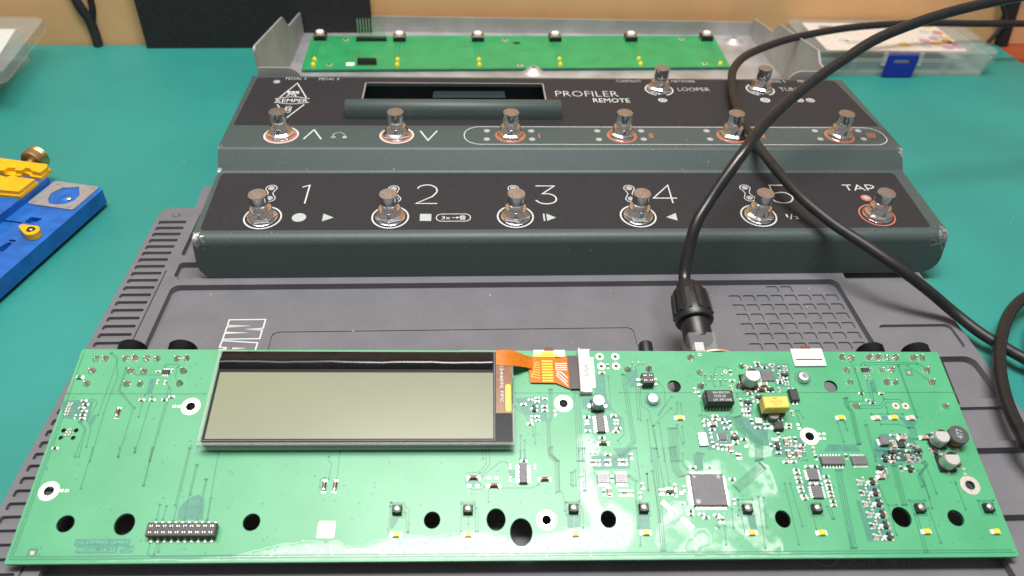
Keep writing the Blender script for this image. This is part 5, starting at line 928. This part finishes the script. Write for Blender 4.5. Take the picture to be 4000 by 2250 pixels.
for i in range(7): fe.ribbon([(192.6, 82.5-i*1.3), (190.8-.25*i, 82.2-i*1.1), (190-.2*i, 78-i*.4)], .28, .98, 1)
fe.build('flex_tail', [kapton, kapton_y, white_ink], pcb)
u, v, sx, sy, ang = CHIP['fpcend']; MB().box(u, v, 1.0, sx, sy, .3, 0, ang).build('flex_stiffener', mat('dark_stiffener', (.03, .018, .018), .4), pcb)
u, v, sx, sy, ang = CHIP['ffc']; fc = MB().box(0, 0, .1, sx, sy, 2.4, 0, 0, .2).box(-sx/2+.5, 0, 2.3, 1.0, sy*1.02, .7, 1, 0, .1)
fc.text('WE', .7, -.5, 7, 1.9, 2.52, 2, -90)
o = place('flex_connector', fc.mesh('ffc', [mat('connector_white', (.72, .71, .71), .4), plate_m, grey_ch], None, (0, 0, 0))[0], (u, v, 0), pcb, R(ang))
pm = MB()
for i in range(16): pm.box(sx/2+.9, (-.5+(i+.5)/16)*sy*.72, .03, 1.8, .55, .4)
q = bpy.data.objects.new('pins', pm.mesh('pins', tin, None, (0, 0, 0))[0]); col.objects.link(q); q.parent = o; q['kind'] = 'stuff'
# jacks, knob, cable socket under the rear edge, standoffs
def along_v(mb_, u, n, v0): return mb_.warp(lambda x, y, z: (u+x, v0+z, n-y))
for u in (16.5, 38.0, 343.2, 364.0):
    th = []
    for i in range(5): th += [(5.3, 1.5*i), (6.0, 1.5*i+.75)]
    jk = along_v(MB().lathe(0, 0, th+[(5.2, 7.6), (3.4, 7.7)], 26), u, -8.2, 88.2).build('jack_bushing', black_pl, pcb, 40)
    MB().box(u, 76, -15, 13, 23, 13.2).build('jack_body', black_pl, pcb)
along_v(MB().lathe(0, 0, [(3.0, 0), (3.1, 6), (3.0, 7.6), (2.6, 8)], 22), 240.6, -5.2, 88).build('contrast_knob', black_pl, pcb, 40)
EU = 269.5
MB().box(EU, 74, -26, 26, 29, 24.2).build('network_socket', black_pl, pcb)
along_v(MB().lathe(0, 0, [(11.2, 0), (11.2, .8), (9, 1.0)], 30), EU+1, -10.3, 88.6).build('socket_flange', beige, pcb, 40)
for u in (30, 330): MB().lathe(u, 8, [(2.5, -7.4), (2.5, -1.62)], 12).build('standoff', brass, pcb)

# ------------------------------------------------------------------ network cable with its plug
def bw(p): return BM @ (Vector(p)*MM)/MM
net = thing('network_cable', 'glossy black cable with ribbed plug arching from the circuit board over the pedal', 'cable', tuple(bw((EU-2, 95, -20))))
AX = BM.to_3x3() @ Vector((-.02, 1, .01)); AX.normalize()
P0 = bw((EU-3.5, 90.8, -8.2)); q_ = AX.to_track_quat('Z', 'Y').to_matrix().to_4x4(); PM = Matrix.Translation(P0) @ q_
def plug(mb_): return mb_.xf(PM)
plug(MB().prism(arc_round([(-6.3, -6.3), (6.3, -6.3), (6.3, 6.3), (-6.3, 6.3)], 1.2), 0, 9.0)).build('clear_sleeve', clear('clear_plug', (.42, .42, .43), .3, .1), net)
plug(MB().box(1.5, 2, .3, 4, 4, 5)).build('plug_core', white_pl, net)
plug(MB().lathe(0, 0, [(6.3, 7.6), (6.6, 8.2), (6.6, 22), (5.5, 22.2)], 28)).build('plug_shell', black_pl, net, 40)
ck = MB().lathe(0, 0, [(6.7, 17.6), (8.4, 18.2), (8.8, 19), (8.8, 24), (8.4, 29), (8.0, 33.5), (7.2, 35.5), (5.9, 36.2), (5.6, 37.4), (4.9, 39.2), (4.4, 40), (2.7, 40.2)], 40)
o = plug(ck).build('plug_chuck', black_pl, net, 35)
for i in range(12):
    a = R(30*i+8); pr = MB().box(0, 0, 21.5, 2.0, 1.6, 11.5, 0, 0, .3).warp(lambda x, y, z: ((8.55-.045*(z-21.5)+y)*math.cos(a)-x*math.sin(a), (8.55-.045*(z-21.5)+y)*math.sin(a)+x*math.cos(a), z)).xf(PM)
    q, cc_ = pr.mesh('grip_rib', cable_b); place('grip_rib', q, cc_, o)
E0 = P0+AX*36; E1 = P0+AX*46; path = [tuple(E0), tuple(E1)]+[(49.5, -25, 53), (58.0, -15, 63)]+[W['cabA'][i] for i in range(6, 14)]+[(420, 110, 130)]
MB().tube(catmull(path, 10), 2.85, 18).build('cable', cable_m, net, 80)

# ------------------------------------------------------------------ loose black cable crossing the pedal
pB = W['cabB']+[(262, -92, 3.4), (330, -110, 3.2)]
pB = [(620, 318, 30)]+pB
o = MB().tube(catmull(pB, 10), 2.8, 16).build('loose_cable', cable_b, None, 80); tag(o, 'dull black cable looping over the metal tray and down across the pedal to the right', 'cable')
cl = [(520, 150, 3), (430, 70, 3), (340, 12, 5), (280, -12, 10)]
for (x, y, z) in W['coil']: cl.append((x, y, z-1))
cl += [(190, -172, 12), (240, -200, 8), (300, -178, 4), (322, -118, 3.2), (300, -52, 5), (262, -30, 9), (232, -44, 11), (214, -72, 9), (204, -102, 7), (206, -140, 5), (240, -170, 3.4), (290, -150, 3.2), (300, -105, 3), (280, -66, 3), (252, -58, 3), (232, -80, 3), (230, -115, 3), (262, -140, 3), (330, -150, 3), (470, -130, 3)]
o = MB().tube(catmull(cl, 10), 2.9, 16).build('coiled_cable', cable_m, None, 80); tag(o, 'coil of thick black cable lying at the right edge beside the grey mat', 'cable')

# ------------------------------------------------------------------ wall: black panel and cables
x0, x1 = -327, -138.4; yb = wy(-235)-9
o = MB().prism(arc_round([(x0, yb-3.6), (x1, yb+2.4), (x1, yb+8.6), (x0, yb+2.6)], 1), .1, 190).build('black_panel', bagm); tag(o, 'matt black panel standing against the wall behind the metal tray', 'panel')
sp_ = MB()
for i in range(70):
    x = rng.uniform(x0+10, x1-20); z = rng.uniform(8, 30); r = rng.uniform(.25, .6); t_ = (x-x0)/(x1-x0); y = yb-3.6+6*t_-.15; sp_.add([(x-r, y, z), (x, y, z-r*.6), (x+r, y, z), (x, y, z+r*.6)], [(0, 1, 2, 3)])
sp_.build('pale_flecks', mat('fleck', (.06, .06, .07), .8), o, kind='stuff')
wl_ = W['wallL']; ys = lambda x: wy(x)-3
tk = thing('forked_wall_cable', 'black forked cable hanging down the peach wall left of the black panel', 'cable', (-368, 327, 0))
MB().tube(catmull([(-384, 322, 110), (-378, 324, 60), (wl_[0][0], 325, wl_[0][2]), (wl_[1][0]+.5, 325.5, wl_[1][2]), (wl_[2][0], 325, wl_[2][2]), (wl_[3][0]-.5, 323.5, 2), (wl_[3][0], 323.5, .4)], 8), [3.6]*16+[3.9]*33, 10).build('cable', bagm, tk, 60)
MB().tube(catmull([(-360, 324, 110), (-362.5, 325, 60), (wl_[4][0], 325.5, wl_[4][2]), (-366, 326, 26), (-368.6, 326, 18)], 8), 2.6, 10).build('cable_branch', bagm, tk, 60)
tk = thing('hanging_wall_cable', 'black cable strap hanging down the wall behind the right plastic box', 'cable', (436, 345, 0))
MB().box(434.5, wy(434)-6, -1.9, 11, 4, 220).warp(lambda x, y, z: (x-z*.14+3, y, z)).build('strap', bagm, tk)
MB().tube(catmull([(415, 347, 120), (419, 347, 60), (421, 347, 39), (430, 344, 22), (418, 340, 2)], 8), 2.0, 8).build('thin_wire', bagm, tk, 60)

# ------------------------------------------------------------------ clear plastic parts boxes
def shell_box(x0, y0, x1, y1, z0, z1, t, r, open_top=True, flare=0.):
    mb_ = MB(); out = rrect(x0, y0, x1, y1, r, 5); inn = rrect(x0+t, y0+t, x1-t, y1-t, max(r-t, .3), 5); n = len(out)
    cx, cy = (x0+x1)/2, (y0+y1)/2; fl = lambda p, k: (cx+(p[0]-cx)*k, cy+(p[1]-cy)*k)
    lo, hi = (z0, z1) if open_top else (z1, z0); sgn = 1 if open_top else -1
    v = [fl(p, 1-flare)+(lo,) for p in out]+[p+(hi,) for p in out]+[p+(hi,) for p in inn]+[fl(p, 1-flare)+(lo+sgn*t,) for p in inn]
    f = [tuple(range(n)), tuple(3*n+i for i in range(n))]
    for a, b in ((0, 1), (1, 2), (2, 3)): f += [(a*n+i, a*n+(i+1) % n, b*n+(i+1) % n, b*n+i) for i in range(n)]
    return mb_.add(v, f)
def parts_box(name, label, x0, y0, x1, y1, rz, latch_x, paper_rect, lid_z=(13.5, 21.5), base_top=15, origin=None):
    t = thing(name, label, 'plastic box', (origin or ((x0+x1)/2, (y0+y1)/2, 0)), 'clear plastic parts boxes')
    shell_box(x0+2.5, y0+2.5, x1-2.5, y1-2.5, .2, base_top, 1.2, 6, True, .03).build('box_base', clear_pl, t, 40)
    shell_box(x0, y0, x1, y1, lid_z[0], lid_z[1], 1.2, 8, False).build('box_lid', clear_lid, t, 40)
    for i in range(1, 4):
        x = x0+(x1-x0)*i/4; MB().box(x, (y0+y1)/2, 1.5, 1, y1-y0-8, 11).build('divider', clear_pl, t)
    if latch_x is not None:
        a, b = latch_x; la = MB()
        o_ = arc_round([(a, 0), (b, 0), (b, 19), (a, 19)], 1.5); ho = rrect(a+(b-a)*.2, 11.5, b-(b-a)*.2, 15, 1.4, 4); vs2, ts2 = cdt([o_, ho]); kk = len(vs2)
        for yy in (0, -1.8): la.v += [(p[0], y0-.6+yy, 1+p[1]) for p in vs2]
        for t3 in ts2:
            cx = sum(vs2[i][0] for i in t3)/3; cy = sum(vs2[i][1] for i in t3)/3
            if inside((cx, cy), o_) and not inside((cx, cy), ho): la.f += [tuple(t3), tuple(kk+i for i in t3[::-1])]
        no = len(o_); la.f += [(i, (i+1) % no, kk+(i+1) % no, kk+i) for i in range(no)]+[(no+i, no+(i+1) % len(ho), kk+no+(i+1) % len(ho), kk+no+i) for i in range(len(ho))]
        la.m = [0]*len(la.f); la.warp(lambda x, y, z: (x-(19-z)*-.0, y+(19-z)*.06, z)).build('latch', blue_lat, t)
        for xx in (a-2.5, b+2.5): MB().box(xx, y0-.8, 11, 3.2, 2.2, 10.5).build('latch_hinge', clear_pl, t)
        MB().box((a+b)/2, y0+1.2, 12.4, (b-a)*.55, .6, 4.4).build('latch_hook', white_pl, t)
    pa, pb, pc, pd = paper_rect
    MB().prism(rrect(pa, pb, pc, pd, 2), lid_z[1]-2.0, lid_z[1]-1.5).build('paper_label', mat('label_paper', (.88, .72, .66), .6), t)
    return t
bx = parts_box('parts_box', 'clear plastic parts box with blue latch and dotted paper label right of the metal tray', 226, 271, 386, wy(300)-3, 0, (289, 314.5), (240, 279, 361, 341))
dl_ = [(352, 336, 0), (344, 322, 3), (355, 320, 2), (345, 306, 1), (334, 301, 1), (341, 294, 0), (353, 300, 2), (357, 289, 1), (330, 290, 4), (318, 322, 0), (312, 292, 0), (348, 287, 1), (356, 307, 0), (357, 296, 4), (350, 313, 3)]
for x, y, k_ in dl_: MB().disc(x, y, 4.8 if k_ != 0 else 5.2, 20.03, 18).build('coloured_dot', dots[k_], bx)
MB().box(258, 330, 20.03, 12, 8, .02).build('printed_mark', grey_ch, bx)
MB().box(278, 296, 20.03, 30, 8, .02).box(262, 300, 20.03, 8, 5, .02).build('printed_mark', mat('pale_print', (.60, .53, .52), .6), bx)
b2 = thing('parts_box', 'open clear plastic parts box with white paper cut off by the upper left edge', 'plastic box', (-470, 250, 0), 'clear plastic parts boxes')
o = shell_box(-560, 195, -408, 300, .2, 23, 1.2, 8, True, .03).build('box_base', clear_pl, b2, 40)
lidm = shell_box(-548, 196, -379, 305, 23.2, 31, 1.2, 9, False).warp(lambda x, y, z: (x-(y-196)*.13, y, z)); lidm.build('box_lid', clear_lid, b2, 40)
MB().prism([(-530, 205), (-392, 205), (-408, 284), (-540, 284)], 28.6, 28.9).build('paper_label', paper, b2)

# ------------------------------------------------------------------ blue board holder with yellow jaws
e1 = Vector((-.24, -.971, 0)).normalized(); e2 = Vector((-.971, .24, 0)).normalized(); HO = Vector((-274.6, 78.8, 0))
HM = Matrix(((e1.x*-1, e2.x*-1, 0, HO.x*MM), (e1.y*-1, e2.y*-1, 0, HO.y*MM), (0, 0, 1, 0), (0, 0, 0, 1)))
# local axes: a = to the left (e2), b = towards the viewer (e1); local x=-a, y=-b
HM = Matrix(((-e2.x, -e1.x, 0, HO.x*MM), (-e2.y, -e1.y, 0, HO.y*MM), (0, 0, 1, 0), (0, 0, 0, 1)))
hold = thing('board_holder', 'blue metal board holder with yellow clamp jaws and brass knob at the left edge', 'holder', None, matrix=HM)
def hp_(px, py, z):   # world xy -> local (mm)
    d = Vector((px, py, 0))-HO; return (-d.dot(e2), -d.dot(e1))
base_o = arc_round([(-95, -230), (0, -230), (0, 0), (-95, 0)], [2, 2, 3, 2], 3)
rec = [(rrect(-30.8, -24.5, -3.0, -1.2, 1.5), 12.0)]
plate = rrect(-31.6, -26, -2.4, -.8, 2)
rl = [(arc_round([(-21.5, -42.3), (-15.5, -42.5), (-14, -36.4), (-21.4, -36.7)], .8), 9.0), (arc_round([(-33.2, -44), (-22, -43.6), (-22, -42.4), (-33.2, -42.6)], .3), 9.8), (arc_round([(-15.6, -69), (-13.5, -68.4), (-14.6, -60.4), (-17.2, -60.8), (-18.5, -66)], .8), 9.0), (arc_round([(-17.4, -59.8), (-13.8, -59.4), (-14.2, -58.1), (-18.3, -58)], .3), 9.4)]
relief(base_o, rl, 12.0, 2.6).build('base_block', blue_pl, hold)
MB().prism(rrect(-90, -225, -4, -5, 3), .15, 2.6).build('rubber_pad', black_pl, hold)
MB().prism(arc_round([(-95, -228), (-33, -228), (-33, -1), (-95, -1)], [2, 3, 4, 2]), 12.0, 16.4).build('raised_rail', blue_pl, hold)
pl_in = [(-22.6, -6.4), (-18.5, -5.4), (-13.9, -3.4), (-8.0, -11.5), (-7.4, -17.5), (-9.9, -21.5), (-13.6, -23.2), (-19, -23.6), (-22.7, -19.5), (-25.3, -13.5)]
pl_in = arc_round(pl_in, 1)
vs2, ts2 = cdt([plate, pl_in]); pm = MB(); kk = len(vs2); pm.v = [(a, b, 12.9) for a, b in vs2]+[(a, b, 12.02) for a, b in vs2]
for t3 in ts2:
    cx = sum(vs2[i][0] for i in t3)/3; cy = sum(vs2[i][1] for i in t3)/3
    if inside((cx, cy), plate) and not inside((cx, cy), pl_in): pm.f.append(tuple(t3))
for b0, nn in ((0, len(plate)), (len(plate), len(pl_in))): pm.f += [(b0+i, b0+(i+1) % nn, kk+b0+(i+1) % nn, kk+b0+i) for i in range(nn)]
pm.m = [0]*len(pm.f); pm.build('steel_plate', plate_m, hold)
for a, b in ((-5, -3.3), (-27.5, -3.5), (-29, -23.5), (-6.5, -23.5)): MB().lathe(a, b, [(1.3, 12.9), (1.2, 13.4), (.3, 13.5)], 12).build('screw', tin if a > -6 else plate_m, hold, 40)
MB().lathe(-15, -15, [(3.4, 12.0), (3.0, 12.5), (.1, 12.6)], 14).build('recess_boss', blue_pl, hold, 60); MB().lathe(-12.5, -15.5, [(1.8, 12.6), (1.5, 12.9), (.1, 12.95)], 10).build('bright_spot_screw', tin, hold, 60)
lv = arc_round([(-19.6, -48.8), (-6.2, -48.3), (-3.2, -51.5), (-3.2, -55.2), (-6.8, -57.2), (-10.2, -55.6)], [1.5, 3, 3, 3, 3, 2], 4)
MB().prism(lv, 12.3, 16).build('clamp_lever', yel_pl, hold, 40); MB().lathe(-8.2, -52.2, [(2.3, 16), (2.2, 16.3), (1.5, 17), (.1, 17.3)], 16).build('screw', mat('dark_screw', (.16, .14, .13), .3, 1.), hold, 50)
z_of = 25
def jaw(pts, z0, z1, name='clamp_jaw'): MB().prism(pts, z0, z1).build(name, yel_pl, hold)
jaw([(-95, 3.0), (-36.5, 3.6), (-34.3, -.2), (-34.6, -5.9), (-40.2, -5.4), (-43.1, -3.0), (-46.1, -3.1), (-46.2, -6.3), (-50.4, -6.7), (-51.4, -4.4), (-56.3, -5.3), (-56.4, -8.8), (-62, -8.9), (-63, -6), (-95, -7)], 18.4, 21)
jaw([(-95, 2.6), (-35, 3.2), (-34.0, -2), (-34.0, -7.5), (-41, -7.2), (-43.5, -5), (-46.5, -5), (-47, -8.3), (-51, -8.6), (-95, -9.5)], 16.45, 18.4, 'clamp_jaw')
jaw([(-95, -13), (-62, -13.6), (-55.3, -13.2), (-50.6, -13.9), (-48.7, -11.2), (-43.8, -12.6), (-33.4, -12.4), (-33.4, -26.2), (-95, -31)], 18.2, 20.5)
jaw([(-95, -12), (-33, -11.6), (-32.8, -27.4), (-95, -32)], 16.45, 18.2)
kn = MB().lathe(0, 0, [(6.6, 0), (7.9, .8), (7.6, 1.6), (8.0, 2.4), (7.6, 3.4), (8.0, 4.2), (7.7, 6), (8.0, 7.2), (7.0, 8.2), (2.6, 8.3), (2.4, 14)], 28)
kn.warp(lambda x, y, z: (-53+x*.9, 17-z, 17+y*.9)).build('brass_knob', brass, hold, 40)

# ------------------------------------------------------------------ dust and crumbs
du = MB()
def speck(x, y, z, r, zz=.25):
    a = rng.uniform(0, 6); du.add([(x+r*math.cos(a+q*1.57)*(1.6 if q % 2 else .8), y+r*math.sin(a+q*1.57)*(1.6 if q % 2 else .8), z+.03) for q in range(4)]+[(x, y, z+r*zz*3)], [(0, 1, 4), (1, 2, 4), (2, 3, 4), (3, 0, 4)])
for i in range(150): speck(rng.uniform(-205, 138), rng.uniform(-78, -8), FLR, rng.uniform(.1, .24) if i > 14 else rng.uniform(.3, .55))
for i in range(22): speck(rng.uniform(150, 184), rng.uniform(-36, -10), 5.0, rng.uniform(.1, .22))
for i in range(16): speck(rng.choice((rng.uniform(205, 330), rng.uniform(-330, -245))), rng.uniform(-60, 150), 0, rng.uniform(.15, .4))
o = du.build('dust_specks', dust_m); o['kind'] = 'stuff'
